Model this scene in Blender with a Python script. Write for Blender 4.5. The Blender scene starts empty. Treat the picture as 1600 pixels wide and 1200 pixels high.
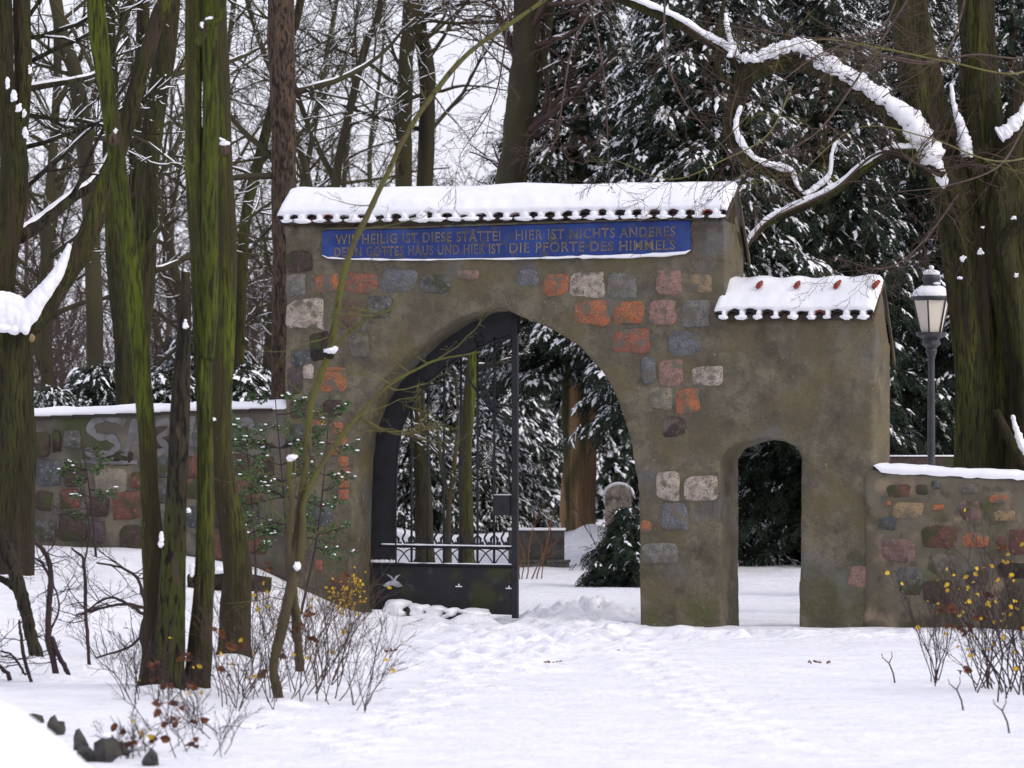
import bpy, math, random
import numpy as np
from mathutils import Vector
from mathutils.bvhtree import BVHTree

SC = bpy.context.scene
COL = SC.collection
R = math.radians

# ---------------------------------------------------------------- camera, world, sun, exposure
CAMD, CAMH, F, HY = 64.0, 2.2, 8000.0, 700.0      # distance to the gateway, eye height, focal length and horizon row in photo pixels
cam_d = bpy.data.cameras.new('camera'); cam = bpy.data.objects.new('camera', cam_d); COL.objects.link(cam)
cam.location = (0, -CAMD, CAMH); cam.rotation_euler = (R(90), 0, 0)
cam_d.sensor_width = 36; cam_d.lens = 36 * F / 1600; cam_d.shift_y = (HY - 600) / 1600
cam_d.clip_start = 0.5; cam_d.clip_end = 3000
cam_d.dof.use_dof = True; cam_d.dof.focus_distance = 63.0; cam_d.dof.aperture_fstop = 4.5
SC.camera = cam
W = bpy.data.worlds.new('World'); SC.world = W; W.use_nodes = True
wn = W.node_tree; wn.nodes.clear()
sky = wn.nodes.new('ShaderNodeTexSky'); sky.sky_type = 'NISHITA'; sky.sun_disc = False
SUN_EL, SUN_AZ = 34, 118
sky.sun_elevation = R(SUN_EL); sky.sun_rotation = R(SUN_AZ); sky.dust_density = 4
b1 = wn.nodes.new('ShaderNodeBackground'); b1.inputs[1].default_value = 0.05
b2 = wn.nodes.new('ShaderNodeBackground'); b2.inputs[0].default_value = (0.885, 0.875, 1.0, 1); b2.inputs[1].default_value = 0.93
ad = wn.nodes.new('ShaderNodeAddShader'); wo = wn.nodes.new('ShaderNodeOutputWorld')
wn.links.new(sky.outputs[0], b1.inputs[0]); wn.links.new(b1.outputs[0], ad.inputs[0]); wn.links.new(b2.outputs[0], ad.inputs[1])
wn.links.new(ad.outputs[0], wo.inputs[0])
sl = bpy.data.lights.new('sun', 'SUN'); sl.energy = 0.95; sl.angle = R(14); sl.color = (1, 0.97, 0.93)
so = bpy.data.objects.new('sun', sl); COL.objects.link(so)
az = R(SUN_AZ)
sd = Vector((math.sin(az) * math.cos(R(SUN_EL)), math.cos(az) * math.cos(R(SUN_EL)), math.sin(R(SUN_EL))))
so.rotation_euler = sd.to_track_quat('Z', 'Y').to_euler(); so.location = (0, -20, 30)
SC.view_settings.view_transform = 'Standard'; SC.view_settings.look = 'None'
SC.view_settings.exposure = 0.0; SC.view_settings.gamma = 1; SC.view_settings.use_curve_mapping = False
SC.render.engine = 'CYCLES'; SC.cycles.max_bounces = 6; SC.cycles.diffuse_bounces = 3; SC.cycles.use_denoising = True

# ---------------------------------------------------------------- helpers
rng = random.Random(7); nr = np.random.default_rng(11)

def P(px, py, d):
    return np.array([(px - 800) * d / F, d - CAMD, CAMH - (py - HY) * d / F])

def _hash(ix, iy, iz, seed):
    h = (ix * 374761393 + iy * 668265263 + iz * 2147483647 + seed * 974711) & 0xFFFFFFFF
    h = ((h ^ (h >> 13)) * 1274126177) & 0xFFFFFFFF
    return ((h ^ (h >> 16)) & 0xFFFF) / 65535.0
def noise(x, y, z=0.0, seed=0):
    x, y, z = np.broadcast_arrays(np.asarray(x, float), np.asarray(y, float), np.asarray(z, float))
    ix = np.floor(x).astype(np.int64); iy = np.floor(y).astype(np.int64); iz = np.floor(z).astype(np.int64)
    fx = x - ix; fy = y - iy; fz = z - iz
    fx = fx * fx * (3 - 2 * fx); fy = fy * fy * (3 - 2 * fy); fz = fz * fz * (3 - 2 * fz)
    def c(a, b, d): return _hash(ix + a, iy + b, iz + d, seed)
    x00 = c(0,0,0) * (1 - fx) + c(1,0,0) * fx; x10 = c(0,1,0) * (1 - fx) + c(1,1,0) * fx
    x01 = c(0,0,1) * (1 - fx) + c(1,0,1) * fx; x11 = c(0,1,1) * (1 - fx) + c(1,1,1) * fx
    a = x00 * (1 - fy) + x10 * fy; b = x01 * (1 - fy) + x11 * fy
    return (a * (1 - fz) + b * fz) * 2 - 1
def fbm(x, y, z=0.0, seed=0, o=3):
    s = 0; a = 1.0; t = 0
    for i in range(o):
        s = s + a * noise(np.asarray(x) * 2**i, np.asarray(y) * 2**i, np.asarray(z) * 2**i, seed + i); t += a; a *= .5
    return s / t
def sstep(a, b, x):
    t = np.clip((np.asarray(x, float) - a) / (b - a), 0, 1); return t * t * (3 - 2 * t)

class MB:
    def __init__(s): s.v = []; s.q = []; s.t = []; s.n = 0
    def add(s, v, q=None, t=None):
        v = np.asarray(v, float).reshape(-1, 3)
        if q is not None and len(q): s.q.append(np.asarray(q, np.int64).reshape(-1, 4) + s.n)
        if t is not None and len(t): s.t.append(np.asarray(t, np.int64).reshape(-1, 3) + s.n)
        s.v.append(v); s.n += len(v)
    def mesh(s, name, mat, smooth=True):
        me = bpy.data.meshes.new(name)
        V = np.concatenate(s.v) if s.v else np.zeros((0, 3))
        q = np.concatenate(s.q) if s.q else np.zeros((0, 4), np.int64)
        t = np.concatenate(s.t) if s.t else np.zeros((0, 3), np.int64)
        me.vertices.add(len(V)); me.vertices.foreach_set('co', V.astype(np.float32).ravel())
        L = np.concatenate([q.ravel(), t.ravel()]).astype(np.int32)
        me.loops.add(len(L)); me.loops.foreach_set('vertex_index', L)
        me.polygons.add(len(q) + len(t))
        st = np.concatenate([np.arange(len(q)) * 4, len(q) * 4 + np.arange(len(t)) * 3]).astype(np.int32)
        me.polygons.foreach_set('loop_start', st)
        me.polygons.foreach_set('use_smooth', np.full(len(q) + len(t), smooth, bool))
        me.update(calc_edges=True)
        if mat: me.materials.append(mat)
        return me
    def build(s, name, mat, parent=None, smooth=True, kind=None):
        return link(name, s.mesh(name, mat, smooth), parent, kind)
    # pieces
    def box(s, lo, hi):
        x0, y0, z0 = lo; x1, y1, z1 = hi
        s.add([(x0,y0,z0),(x1,y0,z0),(x1,y1,z0),(x0,y1,z0),(x0,y0,z1),(x1,y0,z1),(x1,y1,z1),(x0,y1,z1)],
              [(0,3,2,1),(4,5,6,7),(0,1,5,4),(1,2,6,5),(2,3,7,6),(3,0,4,7)])
    def tube(s, pts, rad, sides=6, squash=None, cap=True, rmul=None):
        pts = np.asarray(pts, float); n = len(pts); rad = np.broadcast_to(np.asarray(rad, float), (n,))
        T = np.empty_like(pts); T[1:-1] = pts[2:] - pts[:-2]; T[0] = pts[1] - pts[0]; T[-1] = pts[-1] - pts[-2]
        T /= np.linalg.norm(T, axis=1)[:, None] + 1e-9
        m = np.abs(T).mean(0); ref = np.zeros(3); ref[int(np.argmin(m))] = 1
        A = np.cross(T, ref); A /= np.linalg.norm(A, axis=1)[:, None] + 1e-9
        B = np.cross(T, A)
        an = np.arange(sides) * 2 * math.pi / sides
        rr = rad[:, None] * (rmul if rmul is not None else 1.0) * np.ones((1, sides))
        V = pts[:, None, :] + rr[:, :, None] * (np.cos(an)[None, :, None] * A[:, None, :] + np.sin(an)[None, :, None] * B[:, None, :])
        V = V.reshape(-1, 3)
        i = np.arange(n - 1)[:, None] * sides; j = np.arange(sides)[None, :]; k = (j + 1) % sides
        q = np.stack([i + j, i + sides + j, i + sides + k, i + k], -1).reshape(-1, 4)
        t = None
        if cap:
            V = np.concatenate([V, pts[:1], pts[-1:]]); a = n * sides; jj = np.arange(sides); kk = (jj + 1) % sides
            t = np.concatenate([np.stack([np.full(sides, a), jj, kk], -1), np.stack([np.full(sides, a + 1), (n - 1) * sides + kk, (n - 1) * sides + jj], -1)])
        s.add(V, q, t)
    def blob(s, c, r, seed=0, amp=.18, nu=10, nv=7, fr=1.6):
        th = np.linspace(0, math.pi, nv)[:, None]; ph = (np.arange(nu) * 2 * math.pi / nu)[None, :]
        D = np.stack([np.sin(th) * np.cos(ph), np.sin(th) * np.sin(ph), np.cos(th) * np.ones_like(ph)], -1).reshape(-1, 3)
        m = 1 + amp * noise(D[:, 0] * fr + seed * 3.1, D[:, 1] * fr, D[:, 2] * fr, 5)
        V = np.asarray(c) + D * np.asarray(r) * m[:, None]
        i = np.arange(nv - 1)[:, None] * nu; j = np.arange(nu)[None, :]; k = (j + 1) % nu
        s.add(V, np.stack([i + j, i + nu + j, i + nu + k, i + k], -1).reshape(-1, 4))
    def clump(s, c, r, seed=0, k=9):
        q = random.Random(int(seed * 131) + 5)
        for i in range(k * 3):
            f = q.uniform(.18, .40); o = [q.gauss(0, .34) for _ in range(3)]
            s.blob([c[j] + r[j] * o[j] for j in range(3)], [(r[0] + r[2]) / 2 * f * 1.1] * 3, seed + i * 1.7, .25, 8, 6, 2.2)
    def brick_blob(s, c, r, seed, e=.45, nu=18, nv=12, amp=.07):
        n0 = len(s.v); s.blob((0, 0, 0), (1, 1, 1), seed, amp, nu, nv, 1.8); V = s.v[n0]
        s.v[n0] = np.asarray(c) + np.sign(V) * np.abs(V) ** e * np.asarray(r)
    def grid(s, V):
        n, m = V.shape[:2]
        i = np.arange(n - 1)[:, None] * m; j = np.arange(m - 1)[None, :]
        s.add(V.reshape(-1, 3), np.stack([i + j, i + j + 1, i + m + j + 1, i + m + j], -1).reshape(-1, 4))
    def prism(s, poly, a, b, f):
        """extrude an outline (list of 2D) between a and b; f maps (x, y, w) to 3D; star-shaped about its mean"""
        n = len(poly); c = np.mean(poly, axis=0)
        V = [f(x, y, a) for x, y in poly] + [f(x, y, b) for x, y in poly] + [f(c[0], c[1], a), f(c[0], c[1], b)]
        q = [(i, (i + 1) % n, n + (i + 1) % n, n + i) for i in range(n)]
        t = [(2 * n, (i + 1) % n, i) for i in range(n)] + [(2 * n + 1, n + i, n + (i + 1) % n) for i in range(n)]
        s.add(V, q, t)

def link(name, me, parent=None, kind=None):
    o = bpy.data.objects.new(name, me); COL.objects.link(o)
    if parent: o.parent = parent
    if kind: o['kind'] = kind
    return o
def thing(name, label, cat, loc=(0, 0, 0), rz=0, group=None, me=None, sc=1):
    o = bpy.data.objects.new(name, me); COL.objects.link(o)
    o.location = loc; o.rotation_euler = (0, 0, rz); o.scale = (sc, sc, sc)
    o['label'] = label; o['category'] = cat
    if group: o['group'] = group
    return o
def dup(root, label, loc, rz=0, sc=1, group=None):
    r = root.copy(); COL.objects.link(r); r.location = loc; r.rotation_euler = (0, 0, rz); r.scale = (sc, sc, sc); r['label'] = label
    if group: r['group'] = group
    for ch in list(root.children):
        c = ch.copy(); COL.objects.link(c); c.parent = r
    return r

# ---------------------------------------------------------------- materials
def mk(name, c1, c2, scale=4, rough=.85, bump=0.0, bscale=30, stretch=(1, 1, 1), layers=(), detail=6, bdist=.02, spec=.2, ramp=(.35, .65)):
    """two colours mixed by noise; layers: (colour, scale, lo, hi, zlo, zhi, amount): a further colour by thresholded noise, optionally only where z runs from zlo to zhi"""
    m = bpy.data.materials.new(name); m.use_nodes = True; nt = m.node_tree; N = nt.nodes; Lk = nt.links
    bs = N['Principled BSDF']; bs.inputs['Roughness'].default_value = rough
    bs.inputs['Specular IOR Level'].default_value = spec
    tc = N.new('ShaderNodeTexCoord'); mp = N.new('ShaderNodeMapping'); mp.inputs['Scale'].default_value = stretch
    Lk.new(tc.outputs['Object'], mp.inputs[0])
    def nz(sc, dt=6, vec=None):
        n = N.new('ShaderNodeTexNoise'); n.inputs['Scale'].default_value = sc; n.inputs['Detail'].default_value = dt
        Lk.new(vec or mp.outputs[0], n.inputs['Vector']); return n.outputs['Fac']
    def rmp(src, lo, hi):
        r = N.new('ShaderNodeMapRange'); r.inputs['From Min'].default_value = lo; r.inputs['From Max'].default_value = hi; r.interpolation_type = 'SMOOTHSTEP'
        Lk.new(src, r.inputs['Value']); return r.outputs['Result']
    def mix(fac, a, b):
        x = N.new('ShaderNodeMix'); x.data_type = 'RGBA'; Lk.new(fac, x.inputs[0])
        for s, v in ((6, a), (7, b)):
            if isinstance(v, tuple): x.inputs[s].default_value = (*v, 1)
            else: Lk.new(v, x.inputs[s])
        return x.outputs[2]
    col = mix(rmp(nz(scale, detail), *ramp), c1, c2)
    sep = None
    for k, ly in enumerate(layers):
        c, sc_, lo, hi = ly[:4]
        ofs = N.new('ShaderNodeVectorMath'); ofs.operation = 'ADD'; ofs.inputs[1].default_value = (7.3 * k + 3, 2.1 * k, 5.7 * k)
        Lk.new(mp.outputs[0], ofs.inputs[0])
        f = rmp(nz(sc_, 6, ofs.outputs[0]), lo, hi)
        if len(ly) > 4 and ly[4] is not None:
            if sep is None:
                sep = N.new('ShaderNodeSeparateXYZ'); Lk.new(tc.outputs['Object'], sep.inputs[0])
            zf = rmp(sep.outputs[2], ly[4], ly[5]) if ly[4] < ly[5] else None
            if zf is None:
                zr = rmp(sep.outputs[2], ly[5], ly[4]); inv = N.new('ShaderNodeMath'); inv.operation = 'SUBTRACT'; inv.inputs[0].default_value = 1; Lk.new(zr, inv.inputs[1]); zf = inv.outputs[0]
            mm = N.new('ShaderNodeMath'); mm.operation = 'MULTIPLY'; Lk.new(f, mm.inputs[0]); Lk.new(zf, mm.inputs[1]); f = mm.outputs[0]
        if len(ly) > 6:
            mm = N.new('ShaderNodeMath'); mm.operation = 'MULTIPLY'; Lk.new(f, mm.inputs[0]); mm.inputs[1].default_value = ly[6]; f = mm.outputs[0]
        col = mix(f, col, c)
    Lk.new(col, bs.inputs['Base Color'])
    if bump:
        bp = N.new('ShaderNodeBump'); bp.inputs['Strength'].default_value = bump; bp.inputs['Distance'].default_value = bdist
        Lk.new(nz(bscale, 8), bp.inputs['Height']); Lk.new(bp.outputs[0], bs.inputs['Normal'])
    return m

M = {}
M['snow'] = mk('fresh_snow', (.83, .835, .87), (.88, .88, .90), 1.5, .55, .35, 9, bdist=.03, spec=.3)
M['snow_ground'] = mk('trodden_snow', (.79, .79, .83), (.86, .86, .89), 1.6, .6, .9, 9, bdist=.055, spec=.3,
                      layers=[((.60, .59, .60), 5, .66, .80), ((.22, .18, .15), 30, .73, .78), ((.70, .69, .71), 3, .56, .72, None, None, .6)])
M['plaster'] = mk('old_lime_plaster', (.158, .138, .096), (.100, .086, .060), 2.2, .9, .9, 16, bdist=.03, detail=10,
                  layers=[((.075, .062, .047), 2.6, .50, .68), ((.19, .165, .115), 1.4, .52, .68, None, None, .7), ((.05, .042, .033), 20, .54, .70, None, None, .4), ((.09, .078, .060), 7, .46, .62, None, None, .6), ((.06, .05, .038), 55, .54, .70, None, None, .6), ((.21, .185, .14), 40, .58, .72, None, None, .5), ((.12, .10, .05), 1.8, .50, .64, None, None, .6),
                          ((.075, .082, .03), 1.3, .42, .62, 1.9, -.1, .75), ((.14, .115, .055), .7, .55, .7, 3.6, 2.2, .5),
                          ((.13, .132, .138), 1.2, .56, .68, None, None, .5), ((.055, .045, .035), 5, .50, .66, 4.2, 5.2, .8), ((.30, .27, .22), 9, .68, .74, None, None, .5)])
M['plaster_wall'] = mk('mossy_wall_plaster', (.150, .132, .095), (.105, .088, .066), 1.8, .95, .6, 20, bdist=.02,
                  layers=[((.08, .08, .035), 1.2, .50, .66), ((.11, .14, .115), .9, .56, .7, None, None, .6), ((.22, .17, .115), 2.4, .54, .68), ((.06, .05, .04), 6, .54, .68, None, None, .6), ((.04, .04, .025), 3, .45, .6, .7, -.1, .8)])
M['rubble'] = mk('rubble_mortar', (.135, .12, .095), (.085, .075, .062), 2.2, .95, .6, 20, bdist=.02,
                  layers=[((.055, .062, .03), 1.2, .5, .66), ((.17, .14, .10), 2.0, .58, .7)])
_st = {'orange': ((.42, .13, .045), (.28, .10, .05), (.38, .30, .22)), 'red': ((.30, .10, .06), (.2, .085, .06), (.36, .24, .18)), 'pink': ((.34, .19, .15), (.24, .13, .11), (.40, .33, .28)),
       'cream': ((.50, .43, .36), (.34, .28, .23), (.16, .11, .08)), 'grey': ((.20, .19, .17), (.11, .105, .10), (.36, .34, .30)), 'blue': ((.15, .157, .168), (.10, .104, .112), (.32, .32, .33)),
       'dark': ((.075, .05, .042), (.045, .032, .03), (.12, .09, .07)), 'brown': ((.13, .08, .06), (.09, .06, .05), (.20, .15, .11)), 'ochre': ((.32, .22, .11), (.20, .15, .09), (.36, .30, .2)),
       'purple': ((.16, .11, .11), (.11, .085, .085), (.24, .2, .2)), 'beige': ((.27, .23, .17), (.18, .155, .12), (.3, .27, .22))}
for k, (a, b, c) in _st.items():
    g_ = lambda c_, f_: tuple(.96 * f_ * x + .04 * f_ * sum(c_) / 3 for x in c_); a = g_(a, .86); b = g_(b, .86)
    M['st_' + k] = mk('fieldstone_' + k, a, b, 9, .85, .8, 34, bdist=.014, layers=[(tuple(x * .75 for x in c), 75, .54, .66), ((.05, .04, .035), 60, .58, .68), ((.125, .11, .085), 6, .50, .64), ((.125, .11, .085), 22, .58, .68)])
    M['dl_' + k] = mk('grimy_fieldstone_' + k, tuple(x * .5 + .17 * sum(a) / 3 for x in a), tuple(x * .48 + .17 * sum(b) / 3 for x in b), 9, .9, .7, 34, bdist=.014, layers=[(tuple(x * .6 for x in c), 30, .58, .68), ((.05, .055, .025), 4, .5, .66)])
M['blue_paint'] = mk('blue_panel_paint', (.030, .058, .22), (.024, .042, .15), 3, .8, .3, 30, layers=[((.06, .065, .10), 9, .54, .70), ((.045, .085, .25), 2, .56, .7, None, None, .6)])
M['gold'] = mk('worn_gilt', (.34, .27, .15), (.17, .14, .10), 8, .7, .2, 40)
M['inlay'] = mk('letter_groove_paint', (.08, .05, .06), (.035, .045, .11), 7, .8)
M['tile'] = mk('weathered_roof_tile', (.055, .03, .024), (.028, .024, .024), 6, .85, .4, 30, layers=[((.03, .03, .028), 5, .45, .6)])
M['tile_red'] = mk('red_clay_tile', (.24, .05, .03), (.17, .045, .03), 8, .8, .3, 30)
M['timber'] = mk('verge_timber', (.12, .09, .055), (.07, .055, .04), 8, .85, .4, 30, stretch=(1, 1, .3))
M['iron'] = mk('black_iron', (.008, .008, .011), (.014, .014, .017), 6, .6, .25, 25, spec=.4)
M['iron_panel'] = mk('iron_sheet_with_algae', (.017, .017, .020), (.024, .024, .026), 3, .65, .3, 20, spec=.3, layers=[((.038, .042, .014), 2.6, .44, .62), ((.05, .05, .055), 9, .6, .74), ((.06, .03, .02), 5, .68, .74)])
M['bark_moss'] = mk('green_mossy_bark', (.092, .118, .010), (.048, .056, .012), 3, .95, 1, 34, stretch=(1, 1, .12), bdist=.06,
                    layers=[((.115, .14, .014), 2.2, .54, .66), ((.020, .017, .011), 38, .44, .62, None, None, .85), ((.042, .036, .016), 4, .46, .60), ((.034, .026, .016), 3.5, .30, .48, 2.6, .3, .95), ((.13, .13, .10), 70, .66, .72, None, None, .6)])
M['bark_moss_brown'] = mk('olive_bark', (.048, .048, .014), (.028, .025, .012), 4, .95, 1, 34, stretch=(1, 1, .12), bdist=.06,
                    layers=[((.070, .076, .014), 3, .56, .68), ((.016, .013, .009), 38, .47, .62, None, None, .85), ((.05, .036, .022), 5, .54, .66), ((.034, .026, .018), 3, .40, .55, 2.4, .5, .85), ((.12, .12, .09), 70, .67, .73, None, None, .5)])
M['bark_dark'] = mk('dark_ridged_bark', (.040, .034, .022), (.022, .018, .013), 4, .95, 1, 24, stretch=(1, 1, .2), bdist=.06,
                    layers=[((.05, .055, .015), 2.4, .5, .66), ((.012, .010, .008), 28, .50, .60), ((.07, .055, .035), 12, .6, .7)])
M['bark_sap'] = mk('sapling_bark', (.085, .088, .022), (.075, .06, .028), 4, .9, .8, 30, stretch=(1, 1, .3), layers=[((.035, .028, .02), 14, .55, .65), ((.06, .045, .032), 2.5, .38, .55, 2.2, 1.0, .9)])
M['bark_red'] = mk('scaly_red_brown_bark', (.095, .064, .046), (.06, .042, .032), 14, .95, 1, 30, stretch=(1, 1, .3), bdist=.05, layers=[((.022, .017, .013), 28, .48, .62), ((.15, .10, .07), 14, .62, .7)])
M['bark_yew'] = mk('peeling_yew_bark', (.30, .19, .10), (.17, .11, .06), 4, .9, .8, 20, stretch=(1, 1, .15), bdist=.05, layers=[((.05, .05, .02), 3, .5, .65)])
M['bark_back'] = mk('far_bark', (.040, .034, .022), (.058, .052, .026), 2, .95, .5, 20, stretch=(1, 1, .3))
M['twig_far'] = mk('far_twigs', (.085, .06, .05), (.055, .042, .036), 2, .95)
M['twig_dark'] = mk('dark_twig', (.030, .020, .022), (.05, .032, .03), 5, .8)
M['twig_brown'] = mk('brown_twig', (.085, .055, .04), (.05, .034, .03), 5, .8)
M['twig_green'] = mk('olive_twig', (.13, .13, .035), (.10, .08, .035), 5, .8)
M['needles'] = mk('dark_needles', (.014, .024, .016), (.032, .046, .028), 2.5, .7, layers=[((.05, .055, .025), 1.2, .62, .72)])
M['holly'] = mk('holly_leaf', (.03, .065, .018), (.06, .11, .03), 7, .45, spec=.4)
M['leaf_yellow'] = mk('yellow_leaf', (.62, .43, .03), (.50, .30, .03), 9, .6)
M['leaf_brown'] = mk('dry_brown_leaf', (.19, .075, .032), (.11, .045, .022), 9, .8)
M['lamp_metal'] = mk('lamp_paint', (.030, .030, .036), (.045, .045, .052), 6, .5, .2, 20, spec=.4)
M['lamp_pane'] = mk('milky_lamp_pane', (.74, .68, .56), (.66, .60, .50), 2, .35, spec=.5)
M['dark_stone'] = mk('wet_dark_stone', (.07, .065, .06), (.04, .038, .036), 6, .8, .6, 20)
M['graffiti'] = mk('faded_spray_paint', (.175, .17, .175), (.125, .12, .115), 4, .9, layers=[((.11, .10, .085), 9, .52, .66)])
M['wall_house'] = mk('far_house_render', (.72, .68, .60), (.66, .62, .55), 2, .9)

# ---------------------------------------------------------------- ground
_bx = [-60, -9, -6, -4.7, -3.25, -2.6, -1.9, -1.4, 60]; _bz = [1.1, 1.0, .95, .93, .68, .38, .09, 0, 0]
_dents = [(rng.uniform(-1.1, 1.4) + .0, rng.uniform(-14, 1.5), rng.uniform(.10, .2), rng.uniform(.03, .07)) for _ in range(90)]
for i in range(26):   # a trail of footprints up to the gate
    t = i / 25; _dents.append((-2.2 + 1.6 * t + .22 * (-1) ** i, -24 + 22 * t, .13, .05))
for i in range(34):
    t = i / 33; _dents.append((-1.3 + 2.1 * t + .16 * (-1) ** i + .1 * math.sin(i * 1.7), -27 + 26 * t, .10, .085)); _dents.append((1.9 - .9 * t + .15 * (-1) ** i, -26 + 25 * t + .3, .10, .07))
for i in range(40): _dents.append((rng.gauss(.9, .8), rng.uniform(-3.5, 2.5), rng.uniform(.08, .13), rng.uniform(.04, .08)))
for i in range(20):
    t = i / 19; _dents.append((.9 + 4.2 * t, -3.6 + .5 * math.sin(i), .14, .05))
def ground(x, y):
    x = np.asarray(x, float); y = np.asarray(y, float); d = y + CAMD
    bank = np.interp(x, _bx, _bz)
    fy = np.interp(d, [44, 47, 50, 57, 63.5, 66, 300], [0, .02, .14, .52, .97, 1, 1])
    z = bank * fy * np.where(d > 68, .55, 1)
    z = z + np.interp(d, [66, 74, 95, 130, 400, 2000], [0, .05, .42, .7, 1.5, 4])
    z = z + np.where((d > 66.5), .38 * np.exp(-(((x - 1.5) / .8) ** 2 + ((d - 93) / 3.0) ** 2)) * (1 + .35 * noise(x * 2.2, y * 1.5, 0, 77)), 0)     # drift round the yew's foot
    rightb = sstep(3.2, 6.5, x) * sstep(56, 47, d) * .10
    z = z + rightb
    damp = sstep(.2, 3, np.abs(d - 64) )
    z = z + .05 * fbm(x * .55, y * .4, 0, 3) + .016 * fbm(x * 2.0, y * .8, 0, 9, 4)
    path = np.exp(-((x - .4 - .02 * y) / 2.0) ** 2) * sstep(16, 0, np.abs(y + 4))
    z = z + path * (.06 * fbm(x * 2.6, y * 1.2, 0, 21, 4))
    lump = np.exp(-(((x - .95) / .75) ** 2 + ((y - 1.6) / 1.5) ** 2))
    z = z + lump * (.12 + .26 * np.abs(fbm(x * 5, y * 4, 0, 31, 3)))
    ridge = np.exp(-((y + 4.2 + .15 * x) / .35) ** 2) * sstep(.2, 1.2, x) * sstep(7, 5.5, x)
    z = z + ridge * (.05 + .09 * fbm(x * 4.5, y * 4.5, 0, 41, 2))
    return z
MOUNDS = []
def ground_full(x, y):
    z = ground(x, y)
    for (cx, cy, r, h) in MOUNDS:
        q = ((x - cx) ** 2 + (y - cy) ** 2) / r ** 2
        z = z + h * np.exp(-q) * (1 + .5 * noise(x * 6, y * 6, 0, 3))
    for (cx, cy, r, h) in _dents:
        q = ((x - cx) / r) ** 2 + ((y - cy) / (r * 1.7)) ** 2
        z = z - h * np.exp(-q) + h * .45 * np.exp(-(np.sqrt(q) - 1.7) ** 2 * 3)
    return z
def gz(x, y): return float(ground(x, y))
def gpos(px, py, dmin=36.0, dmax=66.0):
    ds = np.arange(dmin, dmax, .05)
    zz = ground((px - 800) * ds / F, ds - CAMD)
    pr = HY - (zz - CAMH) * F / ds
    i = int(np.argmin(np.abs(pr - py))); d = ds[i]
    return d, np.array([(px - 800) * d / F, d - CAMD, zz[i]])
def axis(spec):
    out = []
    for a, b, st in spec: out += list(np.arange(a, b, st))
    return np.array(out + [spec[-1][1]])
gx = axis([(-900, -100, 80), (-100, -20, 8), (-20, -6.5, .5), (-6.5, 6.5, .045), (6.5, 20, .5), (20, 100, 8), (100, 900, 80)])
gy = axis([(-120, -50, 4), (-50, -31, .5), (-31, -12, .085), (-12, 3.5, .06), (3.5, 40, .3), (40, 100, 4), (100, 1400, 100)])
for px, py in ((246, 1080), (265, 1086), (308, 1076), (366, 1030), (436, 1104), (466, 1046), (88, 1060), (140, 1048), (58, 1034), (18, 900)):
    p_ = gpos(px, py)[1]; MOUNDS.append((p_[0], p_[1] - .12, .22, .055))
for k_ in range(6): MOUNDS.append((-1.75 + .28 * k_, .05 + -.02 * k_, .22, .07))
GX, GY = np.meshgrid(gx, gy)
g = MB(); g.grid(np.stack([GX, GY, ground_full(GX, GY)], -1)); g.build('snowy_ground', M['snow_ground'], kind='structure')

# near snow heap, bottom left, close to the camera
hb = MB()
hx = np.linspace(-3.4, -1.9, 40); hy = np.linspace(-44, -38, 50); HX, HY2 = np.meshgrid(hx, hy)
d_ = HY2 + CAMD
edge = np.interp(HX, [-3.4, -2.6, -2.32, -2.2, -2.08, -1.96, -1.9], [1.4, 1.12, .99, .90, .79, .67, .58])
fall = 1 - ((HY2 + 41) / 3) ** 4
HZ = -.15 + (edge + .15) * np.clip(fall, 0, 1) + .02 * fbm(HX * 3, HY2 * 2, 0, 5)
hb.grid(np.stack([HX, HY2, HZ], -1)); hb.build('snow_bank', M['snow'], kind='structure')

# ---------------------------------------------------------------- the wall line
TH = R(20); ct, st_ = math.cos(TH), math.sin(TH)
def WL(px, py, v=0.0):
    k = (px - 800) / F
    u = (k * (CAMD + v * ct) - v * st_) / (ct + k * st_)
    d = CAMD - u * st_ + v * ct
    return u, CAMH - (py - HY) * d / F
def wall_frame(name, label, cat): return thing(name, label, cat, (0, 0, 0), -TH)
def w2l(p):  # world -> wall local
    return np.array([p[0] * ct - p[1] * st_, p[0] * st_ + p[1] * ct, p[2]])
def l2w(u, v, z): return np.array([u * ct + v * st_, -u * st_ + v * ct, z])

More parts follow.
